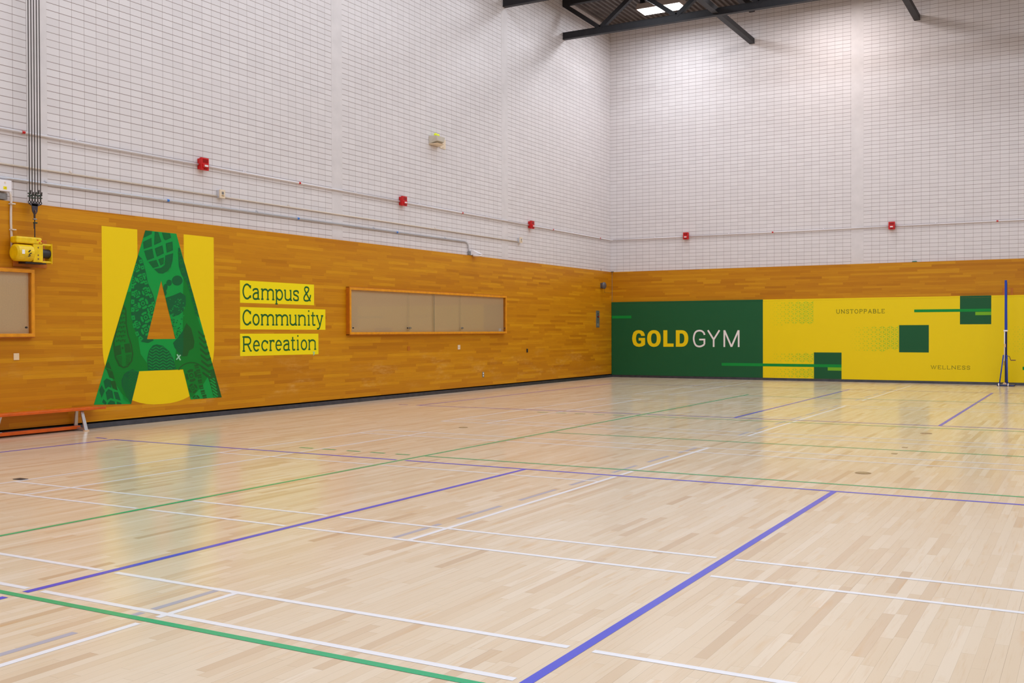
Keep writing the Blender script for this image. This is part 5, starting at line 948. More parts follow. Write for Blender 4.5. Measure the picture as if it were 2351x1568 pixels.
    'round sole': """1k 2040 612 2012 593 1986 628 2003 639;1k 2012 593 1978 582 1966 622 1986 628;1k 1978 582 1942 581 1944 620 1966 622;1k 1942 581 1907 588 1923 625 1944 620;1k 1871 607 1847 631 1888 651 1902 636;1k 1847 631 1833 659 1879 668 1888 651;1k 1833 659 1829 689 1877 686 1879 668;1k 1829 689 1837 719 1881 704 1877 686;1k 1857 748 1885 767 1910 732 1894 721;1k 1902 773 1918 778 1920 772;1k 1885 767 1918 778 1930 739 1910 732;1k 1920 772 1918 778 1954 780 1954 772;1k 1918 778 1921 778 1954 777 1952 740 1930 739;1k 1954 772 1954 780 1990 773 1989 771;1k 1954 777 1973 777 1990 773 1973 736 1952 740;1k 2026 754 2050 731 2009 710 1995 725;1k 2050 731 2064 702 2018 693 2009 710;1k 2064 702 2068 671 2020 675 2018 693;1k 2068 671 2061 642 2016 657 2020 675;1k 1998 678 1983 649 1967 664 1974 679;1k 1983 649 1948 638 1948 658 1967 664;1k 1948 638 1912 652 1929 666 1948 658;1k 1912 652 1898 682 1922 681 1929 666;1k 1898 682 1913 711 1930 697 1922 681;1k 1913 711 1948 722 1948 702 1930 697;1k 1948 722 1984 709 1967 695 1948 702;1k 1984 709 1998 678 1974 679 1967 695;1k 1676 778 1705 815 1725 804 1704 777;1k 1705 815 1765 856 1780 842 1725 804;1k 1765 856 1839 884 1848 867 1780 842;1k 1839 884 1923 895 1925 877 1848 867;1k 1923 895 2010 890 2005 872 1925 877;1k 2010 890 2092 867 2080 851 2005 872;1k 2092 867 2164 829 2145 816 2080 851;1k 2164 829 2218 779 2195 770 2145 816;1k 2008 847 2091 858 2100 824 2017 814;1k 2021 805 2103 816 2108 798 2025 787;1k 2067 769 2127 777 2129 768;1k 2044 766 2094 772 2128 771 2136 743 2053 733;1k 2057 724 2139 734 2144 717 2061 706;1k 2065 686 2148 696 2157 662 2074 652;1k 2077 644 2160 654 2165 636 2082 626;1k 2080 605 2163 615 2172 581 2089 572;1k 2092 563 2175 573 2180 555 2097 545;1k 2105 512 2189 522 2198 488 2115 479;1k 2118 470 2201 479 2206 461 2123 452;1k 2137 431 2220 440 2229 406 2146 397;1k 2149 388 2233 397 2237 379 2154 370;1k 2173 357 2257 366 2266 332 2182 323;1k 2189 300 2186 314 2270 323 2274 305 2227 300;1k 2066 443 2052 423 2022 444 2031 456;1k 2052 423 2031 408 2010 435 2022 444;1k 2031 408 2005 398 1994 429 2010 435;1k 2005 398 1977 396 1977 428 1994 429;1k 1945 403 1920 416 1943 439 1958 432;1k 1920 416 1901 434 1931 450 1943 439;1k 1901 434 1888 456 1924 463 1931 450;1k 1888 456 1884 480 1921 478 1924 463;1k 1890 506 1904 526 1933 506 1925 494;1k 1904 526 1924 542 1946 515 1933 506;1k 1924 542 1950 551 1961 521 1946 515;1k 1950 551 1978 553 1978 522 1961 521;1k 2010 547 2035 535 2012 511 1997 518;1k 2035 535 2055 516 2024 500 2012 511;1k 2055 516 2068 494 2032 486 2024 500;1k 2068 494 2072 470 2034 472 2032 486;1k 2017 473 2005 450 1992 462 1998 474;1k 2005 450 1977 442 1977 458 1992 462;1k 1977 442 1950 453 1963 463 1977 458;1k 1950 453 1938 477 1957 476 1963 463;1k 1938 477 1950 500 1963 488 1957 476;1k 1950 500 1978 508 1978 492 1963 488;1k 1978 508 2006 497 1992 486 1978 492;1k 2006 497 2017 473 1998 474 1992 486;1k 1964 318 1972 337 2000 323 1995 312;1k 1972 337 1986 352 2008 332 2000 323;1k 1986 352 2006 363 2020 339 2008 332;1k 2006 363 2028 368 2034 342 2020 339;1k 2056 366 2079 359 2064 336 2050 341;1k 2079 359 2098 346 2075 328 2064 336;1k 2098 346 2112 329 2084 318 2075 328;1k 2112 329 2120 309 2088 307 2084 318;1k 2010 301 2009 304 2024 303 2026 301;1k 2009 304 2018 323 2029 313 2024 303;1k 2018 323 2042 330 2042 317 2029 313;1k 2042 330 2065 321 2054 312 2042 317;1k 2065 321 2075 301 2074 301 2059 301 2054 312""",
}
A_OUT = [(-17343, 2903), (-16740, 2902), (-15802, 298), (-16471, 301), (-16621, 783), (-17476, 786), (-17630, 303), (-18285, 334)]
A_TRI = [(-17046, 2156), (-16774, 1265), (-17327, 1262)]
CROSS = [[(-16756, 1018), (-16733, 1027), (-16666, 932), (-16691, 924)], [(-16685, 1018), (-16665, 1006), (-16752, 934), (-16769, 946)]]


mm = lambda pts: [(a / 1000.0, b / 1000.0) for a, b in pts]
def band(o, i):
    o, i = mm(o), mm(i)
    n = len(o)
    return [[o[k], o[(k + 1) % n], i[(k + 1) % n], i[k]] for k in range(n)]
gold = [mm(GOLD['G']), mm(GOLD['L'])] + band(GOLD['Oo'], GOLD['Oi']) + band(GOLD['Do'], GOLD['Di'])
decal(gold, 'B', D2, 'lettering', M['yellow_dec'], padg, 'bold yellow word GOLD')
p = Pen(0, 1, 0, 1, 0.048)
for l in GYM:
    l = mm(l)
    if len(l) > 4:
        p.curve(l[:12], 4)
        p.line(l[11:])
    else:
        p.line(l)
decal(p.p, 'B', D2, 'lettering', M['white_ink'], padg, 'thin white word GYM')

# ================================================================== GRAPHICS ON THE LEFT WALL
L1, L2, L3 = FX + .0012, FX + .0022, FX + .0032
ua = thing('wall_graphic', (FX, -17.05, 1.6), 'big green letter A of shoe prints over a yellow letter U on the wood wall', 'wall graphic')
def uc(a0, a1, cy, cz, ry, rz, n=24):
    return [(cy + ry * math.cos(math.radians(a0 + (a1 - a0) * k / n)), cz + rz * math.sin(math.radians(a0 + (a1 - a0) * k / n))) for k in range(n + 1)]
def sarc(cy, cz, ry, rz, n=28, e=2.35):
    o = []
    for k in range(n + 1):
        a = math.pi + math.pi * k / n
        c, s_ = math.cos(a), math.sin(a)
        o.append((cy + ry * math.copysign(abs(c) ** (2 / e), c), cz + rz * math.copysign(abs(s_) ** (2 / e), s_)))
    return o
yl, yr, zt = -18.130, -15.957, 2.904
outer = [(yl, zt)] + sarc((yl + yr) / 2, 1.22, (yr - yl) / 2, 0.955) + [(yr, zt)]
inner = [(-17.493, zt)] + sarc(-17.042, 1.22, 0.451, 0.36) + [(-16.591, zt)]
upoly = [[outer[k], outer[k + 1], inner[k + 1], inner[k]] for k in range(len(outer) - 1)]
decal(upoly, 'L', L1, 'letter', M['yellow_dec'], ua, 'yellow letter U')
A, T = mm(A_OUT), mm(A_TRI)                             # TL TR BR b4 b3 b2 b1 BL ; apex, right, left
def on(a, b, z):
    t = (z - a[1]) / (b[1] - a[1])
    return (a[0] + (b[0] - a[0]) * t, z)
za, zl, zc = T[0][1], (T[1][1] + T[2][1]) / 2, (A[4][1] + A[5][1]) / 2
LE = lambda z: on(A[0], A[7], z)
RE = lambda z: on(A[1], A[2], z)
a_polys = [[A[0], A[1], RE(za), T[0], LE(za)],
           [LE(za), T[0], (T[2][0], zl), LE(zl)], [T[0], RE(za), RE(zl), (T[1][0], zl)],
           [LE(zl), RE(zl), RE(zc), (A[4][0], zc), (A[5][0], zc), LE(zc)],
           [LE(zc), (A[5][0], zc), A[6], A[7]], [(A[4][0], zc), RE(zc), A[2], A[3]]]
decal(a_polys, 'L', L2, 'letter', M['A_l'], ua, 'green letter A')
for nm, txt in PRINTS.items():
    by = {}
    for item in txt.split(';'):
        f = item.split(' ')
        v = [int(q) for q in f[1:]]
        by.setdefault(f[0], []).append([((v[k] - 18400) / 1000.0, v[k + 1] / 1000.0) for k in range(0, len(v), 2)])
    part = None
    for key in sorted(by):
        d = L3 + 0.0007 * int(key[0])
        lb = {'field': 'mid green colour field', 'sole': 'running shoe toe print', 'flower sole': 'sandal print with flower studs', 'shoe': 'slim shoe print', 'tread': 'boot tread print', 'oval sole': 'oval sole print', 'heel': 'zigzag heel print', 'footprint': 'bare footprint', 'side sole': 'print along the edge', 'chevron sole': 'chevron tread print', 'round sole': 'round-studded sole print'}[nm]
        if part is None:
            part = decal(by[key], 'L', d, 'colour_field' if nm == 'field' else 'shoe_print', M['A_' + key[1]], ua, lb)
        else:
            decal(by[key], 'L', d, 'print_detail', M['A_' + key[1]], part)
decal([mm(c) for c in CROSS], 'L', L3 + .004, 'tape_cross', M['mint'], ua, 'small pale tape cross')

def strip(y0, y1, z0a, z1a, z0b, z1b, letters, H, dz, label):
    t = thing('wall_sign', (FX, y0, z0a), label, 'sign', 'yellow word strips on the wood wall')
    decal([[(y0, z0a), (y1, z0b), (y1, z1b), (y0, z1a)]], 'L', L1, 'strip', M['yellow_strip'], t)
    out = []
    for ch, a, b, v in letters:
        out += slab(ch, a, b, v, H)
    decal(out, 'L', L2, 'lettering', M['text_green'], t)
    return t
strip(-15.371, -13.487, 1.857, 2.234, 1.853, 2.230, [(c, a, b, 1.9165) for c, (a, b) in zip('Campus&', ((-15.313, -15.109), (-15.074, -14.903), (-14.868, -14.539), (-14.516, -14.319), (-14.290, -14.088), (-14.055, -13.905), (-13.780, -13.568)))], 0.268, 0, 'yellow strip reading Campus & on the wood wall, topmost of three')
strip(-15.371, -13.170, 1.411, 1.788, 1.402, 1.780, [(c, a, b, 1.4775) for c, (a, b) in zip('Community', ((-15.315, -15.112), (-15.080, -14.908), (-14.878, -14.542), (-14.516, -14.180), (-14.161, -13.959), (-13.928, -13.713), (-13.685, -13.589), (-13.574, -13.456), (-13.440, -13.233)))], 0.268, 0, 'yellow strip reading Community on the wood wall, middle of three')
st3 = strip(-15.376, -13.371, 0.963, 1.339, 0.953, 1.332, [(c, a, b, 1.0335) for c, (a, b) in zip('Recreation', ((-15.319, -15.099), (-15.069, -14.906), (-14.870, -14.701), (-14.671, -14.543), (-14.518, -14.356), (-14.319, -14.143), (-14.119, -14.008), (-13.984, -13.887), (-13.858, -13.685), (-13.655, -13.436)))], 0.262, 0, 'yellow strip reading Recreation on the wood wall, lowest of three')
decal([[(-13.532, 1.002), (-13.512, 1.008), (-13.480, .944), (-13.492, .940)], [(-13.490, 1.004), (-13.472, .998), (-13.512, .932), (-13.528, .938)]], 'L', L3, 'tape_cross', M['mint'], st3, 'tiny mint tape cross')

# ================================================================== CONDUITS AND DEVICES ON THE BLOCK WALL
def conduit(name, pts, r, mat, label, marks=(), markmat=None, clips=(), axis='y', boxes=()):
    t = thing(name, pts[0], label, 'conduit')
    ends = [pts[0]]
    for b in boxes:                                     # the pipe stops at each box it feeds
        for e in (-0.072, 0.072):
            ends.append((pts[0][0], b + e, pts[0][2]) if axis == 'y' else (b + e, pts[0][1], pts[0][2]))
    for k in range(0, len(ends), 2):
        run = [ends[k], ends[k + 1]] if k + 1 < len(ends) else [ends[k]] + list(pts[1:])
        MB().tube(run, r, 10).build('pipe', M[mat], t, smooth=True)
    for m in marks:
        a, b = ((pts[0][0], m - 0.022, pts[0][2]), (pts[0][0], m + 0.022, pts[0][2])) if axis == 'y' else ((m - 0.022, pts[0][1], pts[0][2]), (m + 0.022, pts[0][1], pts[0][2]))
        MB().tube([a, b], r * 1.18, 10).build('tape_mark', M[markmat], t)
    for c in clips:
        x, y, z = (pts[0][0], c, pts[0][2]) if axis == 'y' else (c, pts[0][1], pts[0][2])
        mb = MB()
        if axis == 'y':
            mb.box(0.003, x + r * 1.15, y - 0.012, y + 0.012, z + r * 0.9, z + r * 1.5).box(0.003, 0.008, y - 0.012, y + 0.012, z, z + r * 3)
        else:
            mb.box(x - 0.012, x + 0.012, y - r * 1.15, -0.003, z + r * 0.9, z + r * 1.5).box(x - 0.012, x + 0.012, -0.008, -0.003, z, z + r * 3)
        mb.build('clip', M[mat], t)
    return t
conduit('conduit', [(0.026, -31.5, 4.053), (0.026, -0.05, 4.053), (0.05, -0.026, 4.053), (0.09, -0.026, 4.053)], 0.017, 'conduit_w', 'white conduit with red tape marks joining the red alarms on the left wall', (-19.336, -13.817, -8.302, -3.80, -0.813), 'red', (-18.5, -15.2, -12.2, -10.0, -7.2, -2.6), boxes=(-16.165, -10.66, -5.075))
conduit('conduit', [(0.09, -0.026, 4.050), (20.0, -0.026, 4.050)], 0.016, 'conduit_w', 'white conduit with red tape marks joining the red alarms on the end wall', (4.845, 10.43), 'red', (1.4, 3.6, 6.2, 9.0), axis='x', boxes=(2.372, 7.955))
conduit('conduit', [(0.022, -31.5, 3.593), (0.022, -5.72, 3.593)], 0.014, 'conduit_b', 'cream conduit between the two white ones, ending at a small cream box', (), None, (-18.6, -14.1, -9.4), boxes=(-15.76,))
arcp = [(0.024, -8.17 + 0.14 * math.sin(a), 3.408 - 0.14 + 0.14 * math.cos(a)) for a in [math.pi / 2 * k / 6 for k in range(7)]]
conduit('conduit', [(0.024, -31.5, 3.408), (0.024, -8.175, 3.408)], 0.017, 'conduit_g', 'lowest white conduit with blue tape marks on the left wall', (-16.861, -13.857, -10.828), 'blue_tape', (-19.0, -14.9, -11.6, -9.0))

tag(MB().tube([(0.024, -8.174, 3.408)] + arcp + [(0.024, -8.03, 3.201)], 0.017, 10).build('conduit_elbow', M['conduit_g'], smooth=True), 'bent white conduit end dropping into the white access point', 'conduit')

def alarm(c, wall, label):
    """Red fire alarm: back box, stepped face with louvres, strobe lens, mounted square to its wall."""
    t = thing('fire_alarm', (0.0, c, 4.06) if wall == 'L' else (c, 0.0, 4.06), label, 'alarm', 'red fire alarms on the block walls')
    def bx(d0, d1, a0, a1, z0, z1, mb=None):
        mb = mb or MB()
        return mb.box(d0, d1, c + a0, c + a1, z0, z1) if wall == 'L' else mb.box(c + a0, c + a1, -d1, -d0, z0, z1)
    bx(0.003, 0.055, -0.068, 0.068, 3.978, 4.150).build('back_box', M['red'], t, bevel=0.006)
    bx(0.055, 0.112, -0.080, 0.080, 3.962, 4.162).build('body', M['red'], t, bevel=0.010)
    for k in range(3):
        bx(0.112, 0.117, -0.055, 0.055, 4.085 + k * 0.020, 4.095 + k * 0.020).build('louvre', M['red_dk'], t)
    bx(0.112, 0.128, -0.062, 0.062, 4.000, 4.060).build('strobe', M['red'], t, bevel=0.006)
    bx(0.128, 0.140, -0.036, 0.036, 4.014, 4.044).build('lens', M['clear'], t, bevel=0.004)
    bx(0.112, 0.120, -0.030, 0.030, 3.975, 3.990).build('sounder_slot', M['red_dk'], t)
alarm(-16.165, 'L', 'red fire alarm nearest the camera on the left wall')
alarm(-10.66, 'L', 'red fire alarm in the middle of the left wall, above the display case')
alarm(-5.075, 'L', 'red fire alarm on the left wall right of the far pilaster')
alarm(2.372, 'B', 'red fire alarm on the end wall nearest the corner')
alarm(7.955, 'B', 'red fire alarm on the end wall right of its pilaster')

def sensor(y, label):
    t = thing('wall_sensor', (0.0, y, 3.63), label, 'sensor', 'small cream boxes on the cream conduit')
    MB().box(0.003, 0.055, y - 0.055, y + 0.050, 3.565, 3.695).build('back_box', M['conduit_g'], t, bevel=0.004)
    MB().box(0.055, 0.085, y - 0.058, y + 0.054, 3.560, 3.700).build('cover', M['cream'], t, bevel=0.005)
    MB().box(0.085, 0.088, y - 0.025, y + 0.018, 3.622, 3.665).build('window', M['grey_metal'], t)
    MB().box(0.085, 0.091, y - 0.030, y + 0.025, 3.596, 3.606).build('ledge', M['brass'], t)
sensor(-15.76, 'small cream sensor box on the conduit below the first red alarm')
sensor(-5.64, 'small cream box at the end of the cream conduit by the far pilaster')

# emergency light with two yellow balls on top
em = thing('emergency_light', (0.0, -9.42, 5.42), 'grey wedge-shaped emergency light box high on the left wall', 'light')
yc0, yc1, zc0, zc1 = -9.62, -9.24, 5.405, 5.585
MB().hexa([(0.003, yc0, zc0), (0.16, yc0 + 0.10, zc0), (0.16, yc1 - 0.10, zc0), (0.003, yc1, zc0)], [(0.003, yc0, zc0 + 0.012), (0.19, yc0 + 0.06, zc0 + 0.03), (0.19, yc1 - 0.06, zc0 + 0.03), (0.003, yc1, zc0 + 0.012)]).build('lens', M['cream'], em)
mb = MB()
A0, A1, A2, A3 = (0.003, yc0, zc0 + .012), (0.19, yc0 + .06, zc0 + .075), (0.19, yc1 - .06, zc0 + .075), (0.003, yc1, zc0 + .012)
B0, B1, B2, B3 = (0.003, yc0, zc1), (0.19, yc0 + .02, zc1), (0.19, yc1 - .02, zc1), (0.003, yc1, zc1)
mb.hexa([A0, A1, A2, A3], [B0, B1, B2, B3]).build('housing', M['taupe'], em, bevel=0.004)
for yy, zz, lb in ((-9.475, 5.625, 'neon yellow ball resting on the grey light box, left of the pair'), (-9.385, 5.620, 'neon yellow ball resting on the grey light box, right of the pair')):
    b = MB().ball((0.085, yy, zz), 0.038, 0.038, 0.038, 18, 10).build('ball', M['neon'], smooth=True)
    tag(b, lb, 'ball', 'yellow balls on the light box')
    MB().ring((0.115, yy, zz), (1, -0.2, 0.1), 0.019, 0.003, 16, 5).build('seam', M['taupe'], b)
bp_ = thing('blank_plate', (0.0, -9.08, 5.5), 'pale blank cover plate screwed beside the emergency light', 'cover plate')
MB().box(0.003, 0.012, -9.19, -8.965, 5.39, 5.60).build('plate', M['cream'], bp_, bevel=0.002)
for zz in (5.415, 5.578):
    MB().tube([(0.012, -9.078, zz), (0.015, -9.078, zz)], 0.008, 8).build('screw', M['rust'], bp_)

# white access point under a wedge bracket, on top of the panelling
ap = thing('access_point', (0.0, -7.98, 3.15), 'white wedge-shaped access point sticking out above the wood panelling', 'access point')
MB().box(0.003, 0.05, -8.055, -7.985, 3.112, 3.200).build('conduit_box', M['grey_metal'], ap, bevel=0.003)
MB().hexa([(0.02, -7.985, 3.110), (0.02, -7.865, 3.110), (0.30, -7.865, 3.132), (0.30, -7.985, 3.132)],
          [(0.02, -7.985, 3.225), (0.02, -7.865, 3.225), (0.10, -7.865, 3.225), (0.10, -7.985, 3.225)]).build('bracket', M['white_pl'], ap, bevel=0.004)
MB().tube([(0.19, -7.925, 3.080), (0.19, -7.925, 3.088), (0.19, -7.925, 3.112), (0.19, -7.925, 3.118)], 0.1, 28, radii=[0.085, 0.105, 0.105, 0.09]).build('radio_disc', M['white_pl'], ap, smooth=True)

# ================================================================== WINCH WITH FIVE CABLES
winch = thing('electric_winch', (FX, -19.33, 2.30), 'yellow electric winch bolted to the wood wall at far left', 'winch')
mb = MB().box(FX, FX + 0.022, -19.545, -19.040, 2.245, 2.62)
mb.build('backing_board', M['frame_dk'], winch, bevel=0.004)
MB().box(FX + 0.022, 0.24, -19.47, -19.16, 2.285, 2.306).build('base_plate', M['soot'], winch)
MB().box(0.13, 0.27, -19.62, -19.24, 2.545, 2.635).build('gear_cover', M['winch'], winch, bevel=0.02)
m = MB().tube([(0.222, -19.63, 2.42), (0.222, -19.61, 2.42), (0.222, -19.40, 2.42), (0.222, -19.385, 2.42)], 0.1, 22, radii=[0.085, 0.112, 0.112, 0.10]).build('motor', M['winch'], winch, smooth=False)
MB().box(0.330, 0.336, -19.585, -19.545, 2.40, 2.455).build('rating_plate', M['tag_white'], m)
decal([[(-19.50, 2.43), (-19.47, 2.46), (-19.455, 2.45), (-19.485, 2.42)], [(-19.49, 2.40), (-19.45, 2.425), (-19.443, 2.413), (-19.483, 2.388)], [(-19.50, 2.375), (-19.465, 2.39), (-19.46, 2.378), (-19.495, 2.363)]], 'L', 0.3355, 'marker_scrawl', M['soot'], m, 'black marker scrawl')
MB().box(0.11, 0.265, -19.37, -19.225, 2.306, 2.545).build('gearbox', M['winch'], winch, bevel=0.008)
MB().tube([(0.20, -19.385, 2.47), (0.24, -19.36, 2.42), (0.285, -19.385, 2.38), (0.285, -19.43, 2.335)], 0.008, 8).build('cable_gland', M['cream'], winch)
MB().tube([(0.19, -19.225, 2.43), (0.19, -19.09, 2.43)], 0.062, 20).build('drum', M['soot'], winch)
fr = MB()
for zz in (2.315, 2.545):
    fr.tube([(0.24, -19.225, zz), (0.24, -19.085, zz)], 0.014, 10)
fr.box(0.12, 0.262, -19.092, -19.082, 2.295, 2.565)
fr.build('drum_cage', M['winch'], winch)
for yy, zz in ((-19.30, 2.50), (-19.30, 2.40), (-19.30, 2.35)):
    MB().tube([(0.265, yy, zz), (0.270, yy, zz)], 0.010, 10).build('bolt', M['rust'], winch)
for yy, zz in ((-19.31, 2.60), (-19.28, 2.565), (-19.25, 2.59)):
    MB().box(0.2700, 0.2712, yy - 0.012, yy + 0.012, zz - 0.006, zz + 0.006).build('chipped_paint', M['red'], winch)

# yoke plate with five eyes, one rope down to the drum
CX = 0.2
yoke = thing('cable_yoke', (CX, -19.30, 3.05), 'dark steel yoke plate gathering five cables above the yellow winch', 'rigging plate')
ys = [-19.376, -19.335, -19.294, -19.252, -19.211]
out = [(-19.345, 3.105), (-19.255, 3.105), (-19.258, 3.02), (-19.262, 2.985), (-19.283, 2.952), (-19.317, 2.952), (-19.338, 2.985), (-19.343, 3.02)]
MB().hexa([(CX - 0.005, a, b) for a, b in out], [(CX + 0.005, a, b) for a, b in out]).hexa([(CX - .005, -19.40, 3.085), (CX - .005, -19.20, 3.085), (CX - .005, -19.25, 3.06), (CX - .005, -19.35, 3.06)], [(CX + .005, -19.40, 3.085), (CX + .005, -19.20, 3.085), (CX + .005, -19.25, 3.06), (CX + .005, -19.35, 3.06)]).build('plate', M['iron'], yoke)
for yy in ys:
    MB().ring((CX, yy, 3.105), (1, 0, 0), 0.0165, 0.0065, 16, 6).build('eye', M['soot'], yoke)
MB().ring((CX, -19.30, 2.985), (0, 1, 0), 0.020, 0.007, 14, 6).build('shackle', M['rust'], yoke)
rope = thing('winch_rope', (CX, -19.302, 2.65), 'single dark steel rope from the yoke plate down to the winch', 'rope')
MB().tube([(CX, -19.301, 2.965), (CX, -19.301, 2.62)], 0.0075, 8).build('rope', M['cable'], rope)
MB().tube([(CX, -19.303, 2.965), (CX, -19.303, 2.90)], 0.013, 8).build('thimble', M['cable'], rope)
MB().box(CX - .014, CX + .014, -19.325, -19.275, 2.875, 2.892).build('clamp', M['grey_metal'], rope, bevel=.004)
MB().box(CX - .014, CX + .014, -19.318, -19.268, 2.826, 2.845).build('clamp', M['clip_green'], rope, bevel=.004)
MB().tube([(CX, -19.306, 2.83), (CX, -19.306, 2.755)], 0.011, 8).build('rope_tail', M['cable'], rope)
tops = [-19.355, -19.317, -19.279, -19.241, -19.202]
nth = ('leftmost', 'second', 'third', 'fourth', 'rightmost')
for k, (a, b) in enumerate(zip(ys, tops)):
    c = thing('hoist_cable', (CX, a, 3.12), '%s of the five thin dark cables running up the pilaster at far left' % nth[k], 'cable', 'five hoist cables above the winch')
    MB().tube([(CX, a, 3.12), (CX, a, 10.3)], 0.0065, 6).build('wire', M['cable'], c)
    MB().tube([(CX, a, 3.12), (CX, a, 3.21)], 0.0095, 8).build('loop', M['cable'], c)
    dz = (0.0, -0.02, -0.015, 0.015, -0.01)[k]
    for z0 in (3.175, 3.212):
        MB().box(CX - .013, CX + .013, a - .021, a + .021, z0 + dz, z0 + dz + 0.014).build('clamp', M['clip_green'], c, bevel=.003)
    MB().tube([(CX + .01, a + .008, 3.21 + dz), (CX + .012, a + .012, 3.262 + dz)], 0.008, 6).build('wire_tail', M['cable'], c)

# junction box at the picture's left edge with its flex
jb = thing('junction_box', (0.0, -19.65, 3.22), 'white junction box with a yellow warning label at far left', 'junction box')
MB().box(0.003, 0.10, -19.80, -19.563, 3.222, 3.372).build('box', M['white_pl'], jb, bevel=0.006)
decal([rect(-19.685, -19.635, 3.245, 3.285)], 'L', 0.1012, 'warning_label', M['yellow_strip'], jb, 'yellow warning label')
decal([[(-19.67, 3.256), (-19.665, 3.256), (-19.650, 3.276), (-19.655, 3.276)], [(-19.655, 3.256), (-19.650, 3.256), (-19.640, 3.270), (-19.645, 3.270)]], 'L', 0.1017, 'warning_mark', M['text_dark'], jb)
MB().tube([(0.10, -19.66, 3.335), (0.104, -19.66, 3.335)], 0.012, 10).build('screw', M['cream'], jb)
flex = tag(MB().tube([(0.09, -19.585, 3.22), (0.09, -19.572, 3.18), (0.09, -19.566, 3.12), (0.088, -19.572, 2.95), (0.088, -19.572, 2.80), (0.088, -19.568, 2.70), (0.088, -19.563, 2.60), (0.088, -19.563, 2.46)], 0.0155, 10).build('flexible_conduit', M['conduit_b'], smooth=True), 'tan flexible conduit dropping from the junction box to the winch', 'conduit')
for zz, yy in ((3.06, -19.563), (2.72, -19.556)):
    MB().box(FX + .001, 0.135, yy - 0.03, yy + 0.03, zz, zz + 0.014).build('clip', M['conduit_b'], flex)
gb = tag(MB().box(0.003, 0.06, -19.80, -19.60, 3.12, 3.20).build('small_trunking_box', M['grey_metal'], bevel=.003), 'grey metal box tucked under the white junction box', 'box')

# ================================================================== DISPLAY CASES ON THE WOOD WALL
def case(y0, y1, z0, z1, panes, label, keys):
    t = thing('display_case', (FX, (y0 + y1) / 2, z0), label, 'display case', 'glazed display cases on the wood wall')
    d0, d1 = FX + 0.001, FX + 0.085
    fw = 0.045
    MB().box(d0, d0 + 0.012, y0 + 0.02, y1 - 0.02, z0 + 0.02, z1 - 0.02).build('back_board', M['cork'], t)
    for a, b, c, e in ((y0, y1, z0, z0 + fw), (y0, y1, z1 - fw, z1), (y0, y0 + fw, z0 + fw, z1 - fw), (y1 - fw, y1, z0 + fw, z1 - fw)):
        MB().box(d0, d1, a, b, c, e).build('frame_rail', M['frame'], t, bevel=0.003)
    MB().box(d0, d1 - 0.012, y0 - 0.014, y1 + 0.006, z1 + 0.0005, z1 + 0.010).box(d0, d1 - 0.012, y0 - 0.014, y1 + 0.006, z0 - 0.012, z0 - 0.0005).box(d0, d1 - 0.012, y0 - 0.014, y0 - 0.0005, z0 - 0.012, z1 + 0.010).build('dark_edge', M['frame_dk'], t)
    for k, (a, b) in enumerate(panes):
        xo = d1 - (0.022 if k % 2 else 0.034)
        decal([rect(a, b, z0 + fw, z1 - fw)], 'L', xo, 'glass_pane', M['glass'], t)
    for yy, mt in keys:
        if mt == 'lock':
            MB().tube([(d1 - 0.02, yy, z0 + 0.125), (d1 + 0.006, yy, z0 + 0.125)], 0.024, 14).build('lock', M['grey_metal'], t)
        MB().tube([(d1 - 0.02, yy + (0.03 if mt == 'lock' else 0), z0 + 0.125), (d1 + 0.003, yy + (0.03 if mt == 'lock' else 0), z0 + 0.125)], 0.013, 10).build('finger_hole', M['soot'], t)
    return t
c1 = case(-12.545, -6.505, 1.312, 2.214, [(-12.50, -10.53), (-10.60, -9.62), (-9.61, -8.53), (-8.60, -6.55)], 'long empty display case with four glass doors right of the yellow word strips', [(-12.44, 'hole'), (-10.64, 'hole'), (-10.56, 'lock'), (-8.52, 'lock'), (-6.60, 'hole')])
MB().box(FX + 0.0135, FX + 0.0150, -6.78, -6.66, 1.36, 1.43).build('paper_slip', M['tag_white'], c1)
MB().box(FX + 0.05, FX + 0.056, -9.622, -9.608, 1.357, 2.169).build('pane_edge', M['grey_metal'], c1)
case(-24.2, -19.275, 1.312, 2.212, [(-24.15, -22.0), (-22.05, -19.32)], 'beige display case cut off by the left edge, under the winch', [(-19.40, 'hole')])

# ================================================================== SMALL FITTINGS ON THE WOOD WALL
def plate(name, y, z, w_, h_, mat, label, cat, holes=(), hm='white_pl'):
    o = MB().box(FX + .001, FX + 0.009, y - w_ / 2, y + w_ / 2, z - h_ / 2, z + h_ / 2).build(name, M[mat], bevel=0.002)
    tag(o, label, cat)
    for dz in holes:
        MB().tube([(FX + 0.009, y, z + dz), (FX + 0.012, y, z + dz)], 0.019, 14).build('socket', M[hm], o)
    return o
plate('switch_plate', -8.545, 1.008, 0.10, 0.10, 'cream', 'cream wall plate below the right half of the display case', 'wall plate', (0.0,), 'tan')
plate('power_outlet', -7.492, 0.352, 0.075, 0.125, 'grey_metal', 'metal power outlet with two white sockets low on the wood wall', 'outlet', (0.027, -0.027))
plate('blank_plate', -10.50, 1.010, 0.09, 0.09, 'frame_dk', 'wood-coloured blank plate below the middle of the display case', 'wall plate')
plate('power_outlet', -5.34, 0.873, 0.07, 0.095, 'soot', 'small black outlet on the wood wall between display case and corner', 'outlet', (0.02, -0.02), 'black')
plate('blank_plate', -19.50, 1.05, 0.08, 0.09, 'cork', 'small worn plate left of the big letters', 'wall plate')
sp = thing('wall_bell', (FX, -0.83, 2.68), 'dark grey round bell on the wood wall near the corner', 'bell')
MB().box(FX + .001, FX + 0.03, -0.90, -0.76, 2.60, 2.75).build('base', M['dark_grey'], sp, bevel=0.004)
